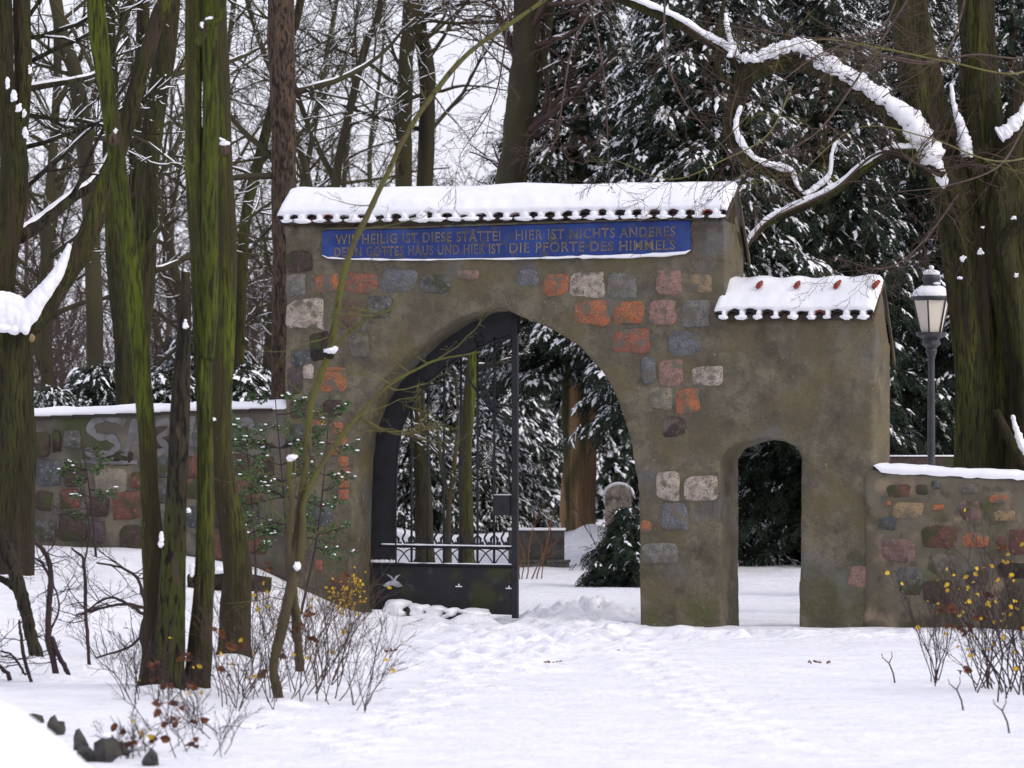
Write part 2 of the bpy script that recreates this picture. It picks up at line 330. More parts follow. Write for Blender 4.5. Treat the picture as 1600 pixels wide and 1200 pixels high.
def solid(parts, cutters, voxel, mat, name, parent, amp=.014, seed=0):
    """parts / cutters: MB solids; union by voxel remesh, then hand-plastered unevenness"""
    objs = []
    def tmp(mb):
        me = mb.mesh('tmp', None, False); o = bpy.data.objects.new('tmp', me); COL.objects.link(o); objs.append(o)
        bm_fix(me); return o
    base = tmp(parts)
    for i, c in enumerate(cutters):
        m = base.modifiers.new('c%d' % i, 'BOOLEAN'); m.operation = 'DIFFERENCE'; m.solver = 'EXACT'; m.use_self = True; m.object = tmp(c)
    rm = base.modifiers.new('r', 'REMESH'); rm.mode = 'VOXEL'; rm.voxel_size = voxel
    bpy.context.view_layer.update()
    dg = bpy.context.evaluated_depsgraph_get()
    me = bpy.data.meshes.new_from_object(base.evaluated_get(dg))
    for o in objs: bpy.data.objects.remove(o)
    n = len(me.vertices); co = np.empty(n * 3, np.float32); me.vertices.foreach_get('co', co); co = co.reshape(-1, 3).astype(float)
    D = np.stack([noise(co[:, 0] * 1.3, co[:, 1] * 1.3, co[:, 2] * 1.3, seed + k) * 1.1 + .55 * noise(co[:, 0] * 4, co[:, 1] * 4, co[:, 2] * 4, seed + 5 + k) + .22 * noise(co[:, 0] * 11, co[:, 1] * 11, co[:, 2] * 11, seed + 9 + k) for k in range(3)], -1)
    co = co + amp * D
    me.vertices.foreach_set('co', co.astype(np.float32).ravel()); me.polygons.foreach_set('use_smooth', np.ones(len(me.polygons), bool))
    me.materials.clear(); me.materials.append(mat); me.update()
    me.name = name
    o = link(name, me, parent)
    return o, BVHTree.FromPolygons([Vector(c) for c in co], [tuple(p.vertices) for p in me.polygons])
def bm_fix(me):
    import bmesh
    b = bmesh.new(); b.from_mesh(me); bmesh.ops.remove_doubles(b, verts=b.verts, dist=1e-5); bmesh.ops.recalc_face_normals(b, faces=b.faces); b.to_mesh(me); b.free()

gate = wall_frame('stone_gateway', 'tall plastered fieldstone gateway with pointed arch, small side door and snowy tiled roofs', 'gateway')
TK = .78
uL, _ = WL(445, 0); uM, _ = WL(1133, 0); uR, _ = WL(1366, 0)
VR = .36                                   # ridge line, front of the middle
zE = WL(800, 343)[1]; zRid = WL(800, 298)[1]; zE2, zRid2 = WL(1250, 497)[1], WL(1250, 442)[1]
body = MB(); body.box((uL, 0, -.6), (uM, TK, zE - .28)); body.box((uM - .02, .006, -.6), (uR, TK - .01, zE2 - .30))
def gable(mb, u0, u1, ze, zr, v0=0, v1=TK, drop=.45):
    prof = [(v0, ze - .35), (v0, ze), (VR, zr), (v1, ze - drop), (v1, ze - drop - .3)]
    mb.prism(prof, u0, u1, lambda a, b, w: (w, a, b))
gable(body, uL, uM, zE - .05, zRid - .06); gable(body, uM - .02, uR, zE2 - .05, zRid2 - .06, .006, TK - .01)
archpx = [(546, 1010), (550, 900), (553, 790), (556, 720), (563, 670), (577, 632), (600, 596), (632, 561), (670, 528), (710, 502), (748, 487), (785, 481),
          (815, 494), (860, 513), (905, 541), (940, 580), (966, 630), (985, 690), (997, 760), (1000, 860), (999, 1010)]
doorpx = [(1146, 1010), (1140, 900), (1127, 800), (1124, 718), (1137, 701), (1160, 691), (1190, 685), (1222, 688), (1243, 698), (1251, 714), (1252, 800), (1249, 900), (1246, 1010)]
doorpx[0] = (1128, 1010); doorpx[1] = (1126, 900); doorpx[2] = (1125, 800)
def cutter(pxs):
    c = MB(); pl = [WL(*p) for p in pxs]; c.prism(pl, -1, 2, lambda a, b, w: (a, w, b)); return c
mason, bvG = solid(body, [cutter(archpx), cutter(doorpx)], .032, M['plaster'], 'masonry', gate, .014, 3)

lw = wall_frame('fieldstone_wall', 'long fieldstone wall left of the gateway, graffiti on it and snow on top', 'wall')
b = MB(); uA = WL(-260, 0)[0]; V0L = .12; zt0, zt1 = WL(47, 650)[1], WL(445, 636)[1]
b.box((uA, V0L, -.6), (uL + .06, V0L + .42, zt0)); b.prism([(uA, zt0 - .3), (uL + .06, zt0 - .3), (uL + .06, zt1), (uA, zt0 - .05)], V0L, V0L + .42, lambda a, c, w: (a, w, c))
lwall, bvL = solid(b, [], .045, M['rubble'], 'masonry', lw, .02, 17)
rw = wall_frame('fieldstone_wall', 'mossy fieldstone wall right of the small door, smeared with plaster, snow on top', 'wall')
b = MB(); uB = WL(1800, 0)[0]; V0R = -.03; zr0, zr1 = WL(1370, 735)[1], WL(1600, 746)[1]
b.box((uR - .12, V0R, -.6), (uB, V0R + .45, zr1 - .1)); b.prism([(uR - .12, .9), (uB, .9), (uB, zr1 - .05), (WL(1600, 0)[0], zr1), (uR - .12, zr0)], V0R, V0R + .45, lambda a, c, w: (a, w, c))
rwall, bvR = solid(b, [], .04, M['plaster_wall'], 'masonry', rw, .018, 23)

def stone(parent, bv, box, colr, v0=0.0, proud=.016, dull=False, sq=.7, lab=None, n=12):
    x0, y0, x1, y1 = box
    u0, zb = WL(x0, y1, v0); u1, zt = WL(x1, y0, v0)
    cu, cz = (u0 + u1) / 2, (zb + zt) / 2; hu, hz = (u1 - u0) / 2, (zt - zb) / 2
    h = bv.ray_cast(Vector((cu, -2, cz)), Vector((0, 1, 0)), 4)
    vs = h[0].y if h[0] else v0
    V = []
    sd_ = rng.random() * 50
    for ring, (f, dv) in enumerate(((1.0, .05), (.985, -proud * .1), (.88, -proud))):
        for i in range(n):
            a = 2 * math.pi * (i + .5) / n
            c, s = math.cos(a), math.sin(a); e = .42 if sq < .8 else .34
            x = math.copysign(abs(c) ** e, c); y = math.copysign(abs(s) ** e, s)
            j = 1 + .17 * float(noise(i * .9 + sd_, sd_, 0, 2)) + .05 * float(noise(i * 2.3, sd_, 0, 2))
            V.append((cu + hu * x * j * f, vs + dv + .004 * rng.uniform(-1, 1), cz + hz * y * j * f))
    V.append((cu, vs - proud * 1.15, cz))
    q = []
    for r_ in range(2):
        for i in range(n):
            k = (i + 1) % n; q.append((r_ * n + i, r_ * n + k, (r_ + 1) * n + k, (r_ + 1) * n + i))
    t = [(2 * n + i, 2 * n + (i + 1) % n, 3 * n) for i in range(n)]
    mb = MB(); mb.add(V, q, t)
    o = mb.build('stone', M[('dl_' if dull else 'st_') + colr], parent)
    if lab: o['label'] = lab
    return o
GS = [(893,424,944,465,'cream'),(850,428,887,462,'orange'),(952,425,996,465,'grey'),(1024,421,1064,462,'pink'),(1071,428,1112,458,'ochre'),(901,470,951,508,'orange'),(961,472,1006,505,'orange'),
      (1013,470,1058,507,'pink'),(1065,467,1110,510,'grey'),(961,514,1015,551,'red'),(1045,518,1093,556,'blue'),(1004,559,1025,598,'blue'),(1030,564,1068,602,'pink'),(1080,571,1131,603,'cream'),
      (1016,605,1050,640,'beige'),(1057,607,1093,645,'orange'),(1034,652,1070,681,'dark'),(1027,738,1062,782,'cream'),(1070,743,1122,782,'cream'),(1032,788,1077,829,'blue'),(1003,815,1017,831,'orange'),
      (1004,848,1059,882,'grey'),(494,428,535,456,'orange'),(540,427,592,457,'red'),(597,421,652,456,'blue'),(658,430,706,458,'grey'),(716,422,748,437,'pink'),(808,420,842,446,'blue'),(449,428,478,462,'grey'),
      (449,467,506,515,'cream'),(530,468,566,516,'brown'),(484,518,518,562,'dark'),(456,548,486,572,'blue'),(474,570,489,592,'cream'),(450,576,473,614,'purple'),(503,574,541,613,'orange'),
      (488,655,507,667,'orange'),(449,393,486,426,'brown'),(522,660,536,676,'orange'),(518,690,530,712,'red'),(528,682,542,700,'orange'),(529,714,546,729,'orange'),(531,731,547,745,'red'),(530,748,546,762,'orange'),
      (530,765,544,780,'orange'),(493,876,504,892,'red'),(575,462,612,500,'grey'),(547,520,575,556,'beige'),(505,625,535,650,'brown'),(452,626,484,652,'purple'),(452,662,480,700,'blue'),(458,712,492,742,'brown'),
      (476,782,520,822,'blue'),(520,905,548,925,'red'),(452,770,470,810,'grey'),(566,500,580,520,'beige')]
DULL = {(575,462),(547,520),(505,625),(452,626),(452,662),(458,712),(476,782),(520,905),(452,770),(566,500),(658,430),(484,518),(456,548),(449,393),(450,576)}
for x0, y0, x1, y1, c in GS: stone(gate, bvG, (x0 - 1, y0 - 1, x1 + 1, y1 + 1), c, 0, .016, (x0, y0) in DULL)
RS = [(1381,757,1422,778,'red'),(1365,806,1400,829,'blue'),(1358,842,1430,878,'pink'),(1325,885,1372,920,'pink'),(1438,820,1497,856,'red'),(1502,833,1543,856,'orange'),(1496,783,1536,812,'pink'),
      (1545,772,1576,786,'orange'),(1553,797,1587,815,'ochre'),(1575,826,1615,868,'red'),(1558,838,1570,865,'red'),(1455,751,1469,764,'blue'),(1430,757,1450,773,'brown'),(1455,788,1475,797,'orange'),
      (1396,786,1442,810,'ochre'),(1557,878,1610,906,'dark'),(1508,890,1545,915,'purple'),(1398,886,1438,930,'grey'),(1450,866,1492,896,'beige'),(1620,780,1660,815,'brown'),(1385,782,1392,790,'orange'),(1500,757,1530,772,'beige'),(1440,905,1490,945,'brown')]
for x0, y0, x1, y1, c in RS:
    on_gate = x1 < 1375
    if x0 == 1358: on_gate = False
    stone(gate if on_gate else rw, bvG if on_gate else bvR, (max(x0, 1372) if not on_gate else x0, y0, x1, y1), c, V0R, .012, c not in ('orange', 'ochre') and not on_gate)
LS = [(52,675,80,715,'brown'),(83,672,96,708,'dark'),(58,718,97,760,'blue'),(100,725,135,760,'brown'),(160,706,208,727,'dark'),(146,730,200,773,'beige'),(54,765,82,797,'brown'),(92,763,126,796,'red'),
      (54,812,88,845,'grey'),(90,802,135,845,'brown'),(138,812,165,848,'purple'),(177,766,218,815,'red'),(187,820,222,884,'brown'),(138,776,172,808,'brown'),(100,672,128,700,'grey'),(205,738,222,762,'red'),(132,700,156,722,'grey')]
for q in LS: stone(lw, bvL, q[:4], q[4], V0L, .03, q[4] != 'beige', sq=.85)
kk = 0
for row in range(5):
    for xs in (-230, 226):
        x = xs + rng.uniform(0, 14); lim = 44 if xs < 0 else 436
        while x < lim - 22:
            w = rng.uniform(28, 56); y = 670 + row * 40 + rng.uniform(-5, 4)
            if x + w < lim: stone(lw, bvL, (x, y, x + w, y + rng.uniform(32, 40)), rng.choice(['brown', 'grey', 'purple', 'brown', 'red', 'beige', 'blue']), V0L, .02, True, sq=.85)
            x += w + rng.uniform(1, 5)

# graffiti: strips laid on the wall face
bpy.context.view_layer.update()
def strip(mb, pts, wpx):
    pts = np.array(pts, float); seg = []
    for a, b_ in zip(pts[:-1], pts[1:]):
        for t in np.linspace(0, 1, 7)[:-1]: seg.append(a + (b_ - a) * t)
    seg.append(pts[-1]); seg = np.array(seg)
    for _ in range(3): seg[1:-1] = (seg[:-2] + seg[1:-1] * 2 + seg[2:]) / 4
    T = np.gradient(seg, axis=0); T /= np.linalg.norm(T, axis=1)[:, None]; Nn = np.stack([-T[:, 1], T[:, 0]], -1)
    rows = []
    for p, nn in zip(seg, Nn):
        ww = wpx * (1 + .25 * math.sin(p[0] * .3 + p[1] * .2)); r_ = []
        for s in (-.5, -.17, .17, .5):
            q = p + nn * ww * s; u, z = WL(q[0], q[1], V0L)
            w0 = Vector(l2w(u, -1.0, z)); dr = Vector((st_, ct, 0))
            hit, loc, *_ = SC.ray_cast(bpy.context.evaluated_depsgraph_get(), w0, dr, distance=3)
            v = (w2l(loc)[1] if hit else V0L); v = min(max(v, V0L - .06), V0L + .06)
            r_.append((u, v - .006, z))
        rows.append(r_)
    mb.grid(np.array(rows))
gf = MB()
strip(gf, [(196, 662), (176, 652), (150, 655), (140, 668), (150, 682), (176, 684), (186, 696), (176, 708), (148, 712), (136, 700)], 11)
strip(gf, [(196, 712), (206, 680), (214, 655)], 11); strip(gf, [(214, 655), (222, 690), (232, 716)], 11); strip(gf, [(198, 694), (228, 690)], 5)
strip(gf, [(300, 650), (296, 690), (300, 712)], 11); strip(gf, [(352, 668), (364, 700), (386, 704)], 5)
strip(gf, [(372, 662), (392, 656), (398, 680), (386, 700)], 11); strip(gf, [(400, 706), (430, 704), (444, 688)], 11); strip(gf, [(404, 662), (428, 668), (436, 650)], 5)
strip(gf, [(232, 668), (262, 656), (270, 672), (246, 684), (266, 700), (236, 712)], 10); strip(gf, [(128, 720), (170, 724), (215, 722)], 6)
gf.build('spray_paint_lettering', M['graffiti'], lw)

# wall copings of snow
def snow_ridge(parent, u0, u1, zf, v0, v1, h, seed, step=.05, skirt=.03):
    us = np.arange(u0, u1, step); rows = []
    prof = [(-.02, -skirt), (-.035, .15 * h), (-.015, .65 * h), (.12, .95 * h), (.5, 1.02 * h), (.9, .9 * h), (1.02, .5 * h), (1.03, 0), (1.0, -skirt)]
    for u in us:
        z = zf(u); r_ = []
        e = min(1, (u - u0) / .12, (us[-1] - u) / .06 + .15)
        e = max(e, 0) ** .5
        for i, (a, c) in enumerate(prof):
            n1 = float(noise(u * 3, i * .8, 0, seed)); n2 = float(noise(u * 14, i * .5, 0, seed + 1))
            r_.append((u, v0 + (v1 - v0) * a + .01 * n1, z + c * e * (1 + .2 * n1) + (.012 * n2 if c <= 0 else .006 * n2)))
        rows.append(r_)
    mb = MB(); mb.grid(np.array(rows)); return mb.build('snow_cap', M['snow'], parent)
snow_ridge(lw, uA, uL + .0, lambda u: np.interp(u, [uA, WL(47, 0)[0], uL], [zt0 - .05, zt0 + .0, zt1]) - .0, V0L, V0L + .42, .105, 4)
cp = MB()
for a in np.arange(uA, uL - .3, .31):
    z = float(np.interp(a + .15, [uA, WL(47, 0)[0], uL], [zt0 - .05, zt0, zt1])); m_ = MB(); m_.box((a, V0L - .045, z - .045), (a + .302, V0L + .45, z - .005)); m_.build('coping_tile', M['tile'], lw, False)
snow_ridge(rw, uR - .0, uB, lambda u: float(np.interp(u, [uR, uR + .12, WL(1600, 0)[0], uB], [zr0 + .06, zr0 + .0, zr1, zr1 - .05])), V0R, V0R + .45, .075, 8)

# ---------------------------------------------------------------- roofs
def roof(parent, u0, u1, ze, zr, ntile, thick, seed, tips=False, tilt=0):
    vE = -.10; slope = (zr - ze) / (VR - vE)
    def zt(u): return tilt * (u - (u0 + u1) / 2)
    p = (u1 - u0) / ntile; drop = .50; vB = TK + .07
    sB = (zr - (ze - drop)) / (vB - VR)
    dk = MB()
    dk.prism([(.02, ze - .005 + (.02 - vE) * slope * .7), (VR, zr - .03), (vB - .03, ze - drop), (vB - .03, ze - drop - .04), (VR, zr - .09), (.02, ze - .03)], u0 + .03, u1 - .03, lambda a, c, w: (w, a, c + zt(w)))
    dk.build('roof_deck', M['timber'], parent, False)
    def channel(uc, r, up, va, za, vb, zb, nm, mat):
        rows = []
        for (v, z) in ((va, za), (vb, zb)):
            for rr in (r, r - .014):
                rows.append([(uc + rr * math.cos(a), v, z + zt(uc) + (1 if up else -1) * rr * .75 * math.sin(a)) for a in np.linspace(0, math.pi, 7)])
        V = np.array(rows)           # 4 x 7
        mb = MB(); idx = lambda r_, c: r_ * 7 + c; q = []
        for c in range(6):
            q += [(idx(0, c), idx(0, c + 1), idx(2, c + 1), idx(2, c)), (idx(1, c), idx(3, c), idx(3, c + 1), idx(1, c + 1)), (idx(0, c), idx(1, c), idx(1, c + 1), idx(0, c + 1))]
        mb.add(V.reshape(-1, 3), q); return mb.build(nm, mat, parent)
    for k in range(ntile + 1):                                  # trough tiles with the cap tiles between them, front eave and rear eave
        u = u0 + k * p
        if k < ntile:
            channel(u + p / 2, p * .47, False, vE, ze + .045, vE + .30, ze + .045 + .30 * slope, 'roof_tile', M['tile'])
            channel(u + p / 2, p * .47, False, vB, ze - drop + .045, vB - .22, ze - drop + .045 + .22 * sB, 'roof_tile', M['tile'])
        if 0 < k < ntile or True:
            uu = min(max(u, u0 + .05), u1 - .05)
            channel(uu, p * .30, True, vE + .02, ze + .035, vE + .30, ze + .035 + .28 * slope, 'roof_tile', M['tile_red'] if (seed * 7 + k * 5) % 11 == 0 else M['tile'])
    # the snow blanket: a sheet running over the ridge
    nu = int((u1 - u0) / .035); us = np.linspace(u0 - .01, u1 + .01, nu)
    prof = []
    for t in np.linspace(0, 1, 12): prof.append((vE + .045 + (VR - vE - .045) * t, ze + (vE + .045 - vE) * slope + (zr - ze - .045 * slope) * t))
    for t in np.linspace(0, 1, 9)[1:]: prof.append((VR + (vB - VR) * t, zr + (ze - drop - zr) * t))
    prof = np.array(prof); n = len(prof); rows = []
    nrm = []
    for i in range(n):
        a = prof[max(i - 1, 0)]; c = prof[min(i + 1, n - 1)]; tt = c - a; nn = np.array([-tt[1], tt[0]]); nn /= np.linalg.norm(nn); nrm.append(nn)
    for iu, u in enumerate(us):
        e = min(1, min(u - us[0], us[-1] - u) / .07); e = max(e, 0) ** .5
        ph = ((u - u0) / p) % 1.0; cap = math.cos(ph * 2 * math.pi)      # +1 over a cap tile
        r_ = []
        # front lip: from the tiles up
        lift = .052 + .016 * cap + .030 * float(noise(u * 1.9, 7, 0, seed)) + .014 * float(noise(u * 6, 9, 0, seed))
        r_.append((u, prof[0][0] + .02, prof[0][1] + zt(u) + lift - .01 + .012 * float(noise(u * 21, 1, 0, seed))))
        r_.append((u, prof[0][0] - .012 + .012 * float(noise(u * 9, 2, 0, seed)), prof[0][1] + zt(u) + lift * .95 + .012 * float(noise(u * 17, 5, 0, seed))))
        for i in range(n):
            edge = min(1, .45 + i * .2); th = thick * edge * (1 + .26 * float(noise(u * 1.3, i * .35, 0, seed)) + .10 * float(noise(u * 5, i * .6, 0, seed + 2)) + (.05 * cap if i < 5 else 0))
            th = th * e + .07
            if tips and i > 8 and i < 15: th *= 1 + .12 * math.cos((u - u0) / .46 * 2 * math.pi)
            r_.append((u, prof[i][0] + nrm[i][0] * th * .9, prof[i][1] + zt(u) + nrm[i][1] * th))
        r_.append((u, prof[-1][0] + .02, prof[-1][1] + zt(u) + .05))
        rows.append(r_)
    mb = MB(); G = np.array(rows); mb.grid(G)
    # close the two gable ends
    for row, flip in ((G[0], False), (G[-1], True)):
        u = row[0][0]; base = [(u, row[0][1], row[0][2])] + [(u, row[0][1], row[0][2])] + [(u, prof[i][0], prof[i][1] + zt(u)) for i in range(n)] + [(u, row[-1][1], row[-1][2])]
        mb.grid(np.array([row, base]))
    mb.build('roof_snow', M['snow'], parent)
    # lobes of snow that fill the troughs and slump over the eave
    lo = MB(); 
    for k in range(ntile):
        u = u0 + (k + .5) * p + rng.uniform(-.012, .012); s = rng.uniform(.74, 1.2)
        if rng.random() < .06: s *= .6
        z = ze + zt(u)
        w = p * (.44 if not tips else .27) * s
        lo.blob((u, vE + .055, z + .055), (w * .66, .085, .062), k + seed, .22, 14, 9, 2)
        lo.blob((u + rng.uniform(-.01, .01), vE + .005, z + .012), (w * 1.10, .045, .030 * s), k + 31 + seed, .34, 16, 9, 2.2)
    lo.build('eave_snow', M['snow'], parent, kind='stuff')
    # verge boards on the right gable
    vb = MB()
    vb.prism([(vE, ze - .02), (VR, zr + .03), (VR, zr + .0), (vE, ze - .045)], u1 + .005, u1 + .025, lambda a, c, w: (w, a, c + zt(w)))
    vb.build('verge_board', M['timber'], parent, False)
    vb = MB(); vb.prism([(VR, zr + .05), (vB, ze - drop + .0), (vB + .0, ze - drop - .10), (VR, zr + .0)], u1 + .008, u1 + .032, lambda a, c, w: (w, a, c + zt(w)))
    vb.build('verge_board', M['timber'], parent, False)
roof(gate, uL - .06, uM + .03, zE + .0, zRid - .02, 26, .092, 1, tilt=-.004)
roof(gate, uM - .10, uR + .0, zE2, zRid2 - .02, 9, .085, 2, True, tilt=-.008)
for px in (1136, 1190, 1249, 1311, 1371):                        # the red ends of ridge tiles peeping out of the snow
    u, z = WL(px, 447, VR - .15); mb = MB(); ys = .028
    mb.prism([(0, .046), (.026, .02), (.032, -.02), (0, -.05), (-.034, -.022), (-.02, .02)], 0, 1, lambda a, c, w: (u + a + .008 * w, VR - .30 + .16 * w, z + c * (.95 - .5 * w) + .06 * w))
    mb.build('ridge_tile', M['tile_red'], gate, False)
# under the small roof: ochre plaster fillet
mb = MB(); 
for (a, c) in ((445, 1130),):
    pass

# ---------------------------------------------------------------- inscription
ptop = [(505, 362), (509, 360), (640, 358), (720, 355), (800, 352), (900, 349), (1000, 346), (1075, 344), (1080, 346)]
pbot = [(505, 398), (509, 402), (560, 404), (650, 405), (800, 403), (950, 400), (1040, 397), (1075, 394), (1080, 390)]
def surf(u, z):
    h = bvG.ray_cast(Vector((u, -2, z)), Vector((0, 1, 0)), 4); return h[0].y if h[0] else 0
PXS = np.linspace(505, 1080, 70)
def prow(py_t, py_b, t, off, xs=PXS):
    o = []
    for x in xs:
        yt = np.interp(x, [p[0] for p in ptop], [p[1] for p in ptop]); yb = np.interp(x, [p[0] for p in pbot], [p[1] for p in pbot])
        u, z = WL(x, yt + (yb - yt) * t); o.append((u, off, z))
    return o
VP = -.035
mb = MB(); mb.grid(np.array([prow(0, 0, 0, .03), prow(0, 0, 0, VP + .004), prow(0, 0, .04, VP), prow(0, 0, .5, VP), prow(0, 0, .96, VP), prow(0, 0, 1, VP + .004), prow(0, 0, 1, .03)]))
for x in (505, 1080):
    mb.grid(np.array([[prow(0, 0, t, o_, [x])[0] for t in (0, .5, 1)] for o_ in (.03, VP + .002)]))
panel = mb.build('inscription_panel', M['blue_paint'], gate)
panel['label'] = 'blue painted inscription band with worn gilt lettering'
# raised plaster lip round the panel, and the ledge with snow below it
mb = MB()
for tt, dz in ((0, .022),):
    pts = [(u, VP + .012, z + dz) for u, o_, z in prow(0, 0, tt, 0)]; mb.tube(pts, .018, 6)
mb.build('panel_moulding', M['plaster'], gate)
sm = MB()
pts = [(u, VP - .004 + .006 * math.sin(i * 1.3), z - .008 - .004 * float(noise(i * .5, 0, 0, 3))) for i, (u, o_, z) in enumerate(prow(0, 0, 1, 0))]
rr = [.006 + .012 * abs(float(noise(i * .45, 3, 0, 5))) + (.012 if i > 48 else 0) for i in range(len(pts))]; rr[0] = rr[-1] = .004
sm.tube(pts, rr, 7); sm.build('ledge_snow', M['snow'], gate)
def letters(txt, x0, x1, ytop0, ybot0, ytop1, ybot1, off, mat, name, bold):
    cu = bpy.data.curves.new('t', 'FONT'); cu.body = txt; cu.offset = bold; cu.resolution_u = 3; cu.space_character = 1.12; cu.extrude = .0
    o = bpy.data.objects.new('t', cu); COL.objects.link(o); bpy.context.view_layer.update()
    me = bpy.data.meshes.new_from_object(o.evaluated_get(bpy.context.evaluated_depsgraph_get())); bpy.data.objects.remove(o)
    n = len(me.vertices); co = np.empty(n * 3, np.float32); me.vertices.foreach_get('co', co); co = co.reshape(-1, 3)
    a, b_ = co[:, 0].min(), co[:, 0].max(); cap = .69
    for i in range(n):
        t = (co[i, 0] - a) / (b_ - a); s = co[i, 1] / cap; px = x0 + (x1 - x0) * t
        yt = ytop0 + (ytop1 - ytop0) * t; yb = ybot0 + (ybot1 - ybot0) * t
        u, z = WL(px, yb + (yt - yb) * s); co[i] = (u, off, z)
    par = list(range(n))
    def fd(i):
        while par[i] != i: par[i] = par[par[i]]; i = par[i]
        return i
    fs = [tuple(p.vertices) for p in me.polygons]
    for f in fs:
        for k in f[1:]: par[fd(k)] = fd(f[0])
    comp = {}
    for i in range(n): comp.setdefault(fd(i), []).append(i)
    gr = sorted([[co[v, 0].min(), co[v, 0].max(), set(v)] for v in comp.values()], key=lambda g: g[0]); out = []
    for g in gr:
        if out and (g[0] + g[1]) / 2 < out[-1][1]: out[-1][1] = max(out[-1][1], g[1]); out[-1][2] |= g[2]
        else: out.append(g)
    for g in out:
        ids = sorted(g[2]); mp_ = {v: k for k, v in enumerate(ids)}
        m2 = bpy.data.meshes.new(name); m2.from_pydata([tuple(co[v]) for v in ids], [], [[mp_[v] for v in f] for f in fs if f[0] in mp_]); m2.materials.append(mat); link(name, m2, panel)
for (txt, *g4) in (('WIE HEILIG IST DIESE ST\u00c4TTE!', 526, 784, 367, 382, 361, 376), ('HIER IST NICHTS ANDERES', 807, 1057, 360, 375, 354, 369),
                   ('DENN GOTTES HAUS UND HIER IST', 524, 786, 387, 401, 381, 396), ('DIE PFORTE DES HIMMELS', 797, 1057, 380, 395, 375, 390)):
    letters(txt, *g4, VP - .004, M['gold'], 'letter', .010)
    letters(txt, *g4, VP - .008, M['inlay'], 'letter_groove', -.024)

# ---------------------------------------------------------------- iron gate leaf
VG = .60
leaf = wall_frame('iron_gate', 'black wrought iron gate leaf closing the left half of the pointed arch', 'gate')
def G(px, py, v=VG): u, z = WL(px, py, v); return np.array([u, v, z])
def plate(mb, pts, v0, v1):
    mb.prism([WL(x, y, VG) for x, y in pts], v0, v1, lambda a, c, w: (a, w, c))
mb = MB(); plate(mb, [(578, 882), (801, 886), (801, 961), (700, 957), (578, 952)], VG, VG + .012)
pan = mb.build('bottom_panel', M['iron_panel'], leaf, False)
mb = MB(); mb.tube([G(578, 881, VG - .012), G(804, 885, VG - .012)], .026, 4); mb.build('rail', M['iron'], leaf, False)
mb = MB(); mb.tube([G(592, 853, VG), G(804, 857, VG)], .017, 4); mb.build('rail', M['iron'], leaf, False)
mb = MB(); a = G(806, 966); c = G(812, 496); mb.box((a[0] - .045, VG - .03, a[2]), (a[0] + .03, VG + .03, c[2] - .0)); mb.build('stile', M['iron'], leaf, False)
outer = [(575, 884), (578, 800), (582, 720), (590, 670), (605, 632), (630, 590), (665, 556), (705, 522), (755, 492), (812, 476)]
inner = [(619, 884), (619, 800), (621, 720), (628, 670), (642, 638), (664, 605), (692, 578), (724, 556), (765, 536), (812, 520)]
rows = []
O = np.array([G(*p) for p in outer]); I = np.array([G(*p) for p in inner])
def dens(A, k=5):
    t = np.linspace(0, len(A) - 1, (len(A) - 1) * k + 1); return np.stack([np.interp(t, np.arange(len(A)), A[:, j]) for j in range(3)], -1)
O, I = dens(O), dens(I); dv = np.array([0, .014, 0])
mb = MB(); mb.grid(np.array([O + dv, O, I, I + dv, O + dv])); mb.build('arch_plate', M['iron'], leaf, False)
mb = MB(); mb.tube(I - dv, .014, 5); mb.build('arch_edge', M['iron'], leaf)
bars = [643, 668, 693.5, 720, 746, 772]
def inner_y(x):
    return float(np.interp(x, [p[0] for p in inner[3:]], [p[1] for p in inner[3:]]))
for x in bars:
    mb = MB(); mb.tube([G(x, 884), G(x + .4, inner_y(x) - 6)], .0165, 8)
    o = mb.build('bar', M['iron'], leaf)
    c_ = MB(); c_.tube([G(x, 728), G(x, 723), G(x, 719), G(x, 715), G(x, 710)], [.018, .034, .026, .034, .018], 8); c_.build('collar', M['iron'], o)
    sn = MB(); sn.blob(G(x, 714.5), (.030, .030, .012), x, .2, 8, 5); sn.build('snow', M['snow'], o)
bx_ = [619] + bars + [799]
mb = MB()
for x0, x1 in zip(bx_[:-1], bx_[1:]):
    h = x1 - x0
    for s in (0, 1):   # two crossing quarter-arcs make a gothic arch
        pts = []
        for t in np.linspace(0, 1, 8):
            xx = (x0 + t * h * .98) if s == 0 else (x1 - t * h * .98)
            pts.append(G(xx, 884 - 26 * math.sin(t * math.pi / 2) ** .9 + 0, VG + .004))
        mb.tube(pts, .0085, 5)
mb.build('tracery', M['iron'], leaf)
for i, (x0, x1) in enumerate(zip(bx_[:-1], bx_[1:])):
    xm = (x0 + x1) / 2; mb = MB()
    mb.tube([G(xm + 2.2 * math.sin(k * 1.15), 856 - k * 3.6) for k in range(11)], [.014] * 8 + [.011, .007, .003], 6)
    for s in (-1, 1):      # pointed leaves either side
        pl = [(xm + s * 1.5, 856), (xm + s * 4, 846), (xm + s * 7, 848), (xm + s * 6.4, 841), (xm + s * 11.5, 836), (xm + s * 9.6, 846), (xm + s * 11, 851), (xm + s * 7, 856)]
        plate(mb, pl, VG - .004, VG + .008)
    mb.build('finial', M['iron'], leaf, False)
mb = MB(); a, c = G(773, 805), G(799, 774); mb.box((a[0], VG - .07, a[2]), (c[0], VG + .05, c[2])); lk = mb.build('lock_case', M['iron'], leaf, False)
mb = MB(); e = G(784, 790, VG - .075); mb.blob(e, (.012, .01, .012), 1, 0, 8, 6); mb.tube([e, e + [0, 0, -.05]], .005, 5); mb.build('keyhole_cover', M['lamp_metal'], lk)
mb = MB(); mb.box((a[0] + .01, VG - .06, c[2] + .001), (c[0], VG + .04, c[2] + .014)); mb.build('snow', M['snow'], lk)
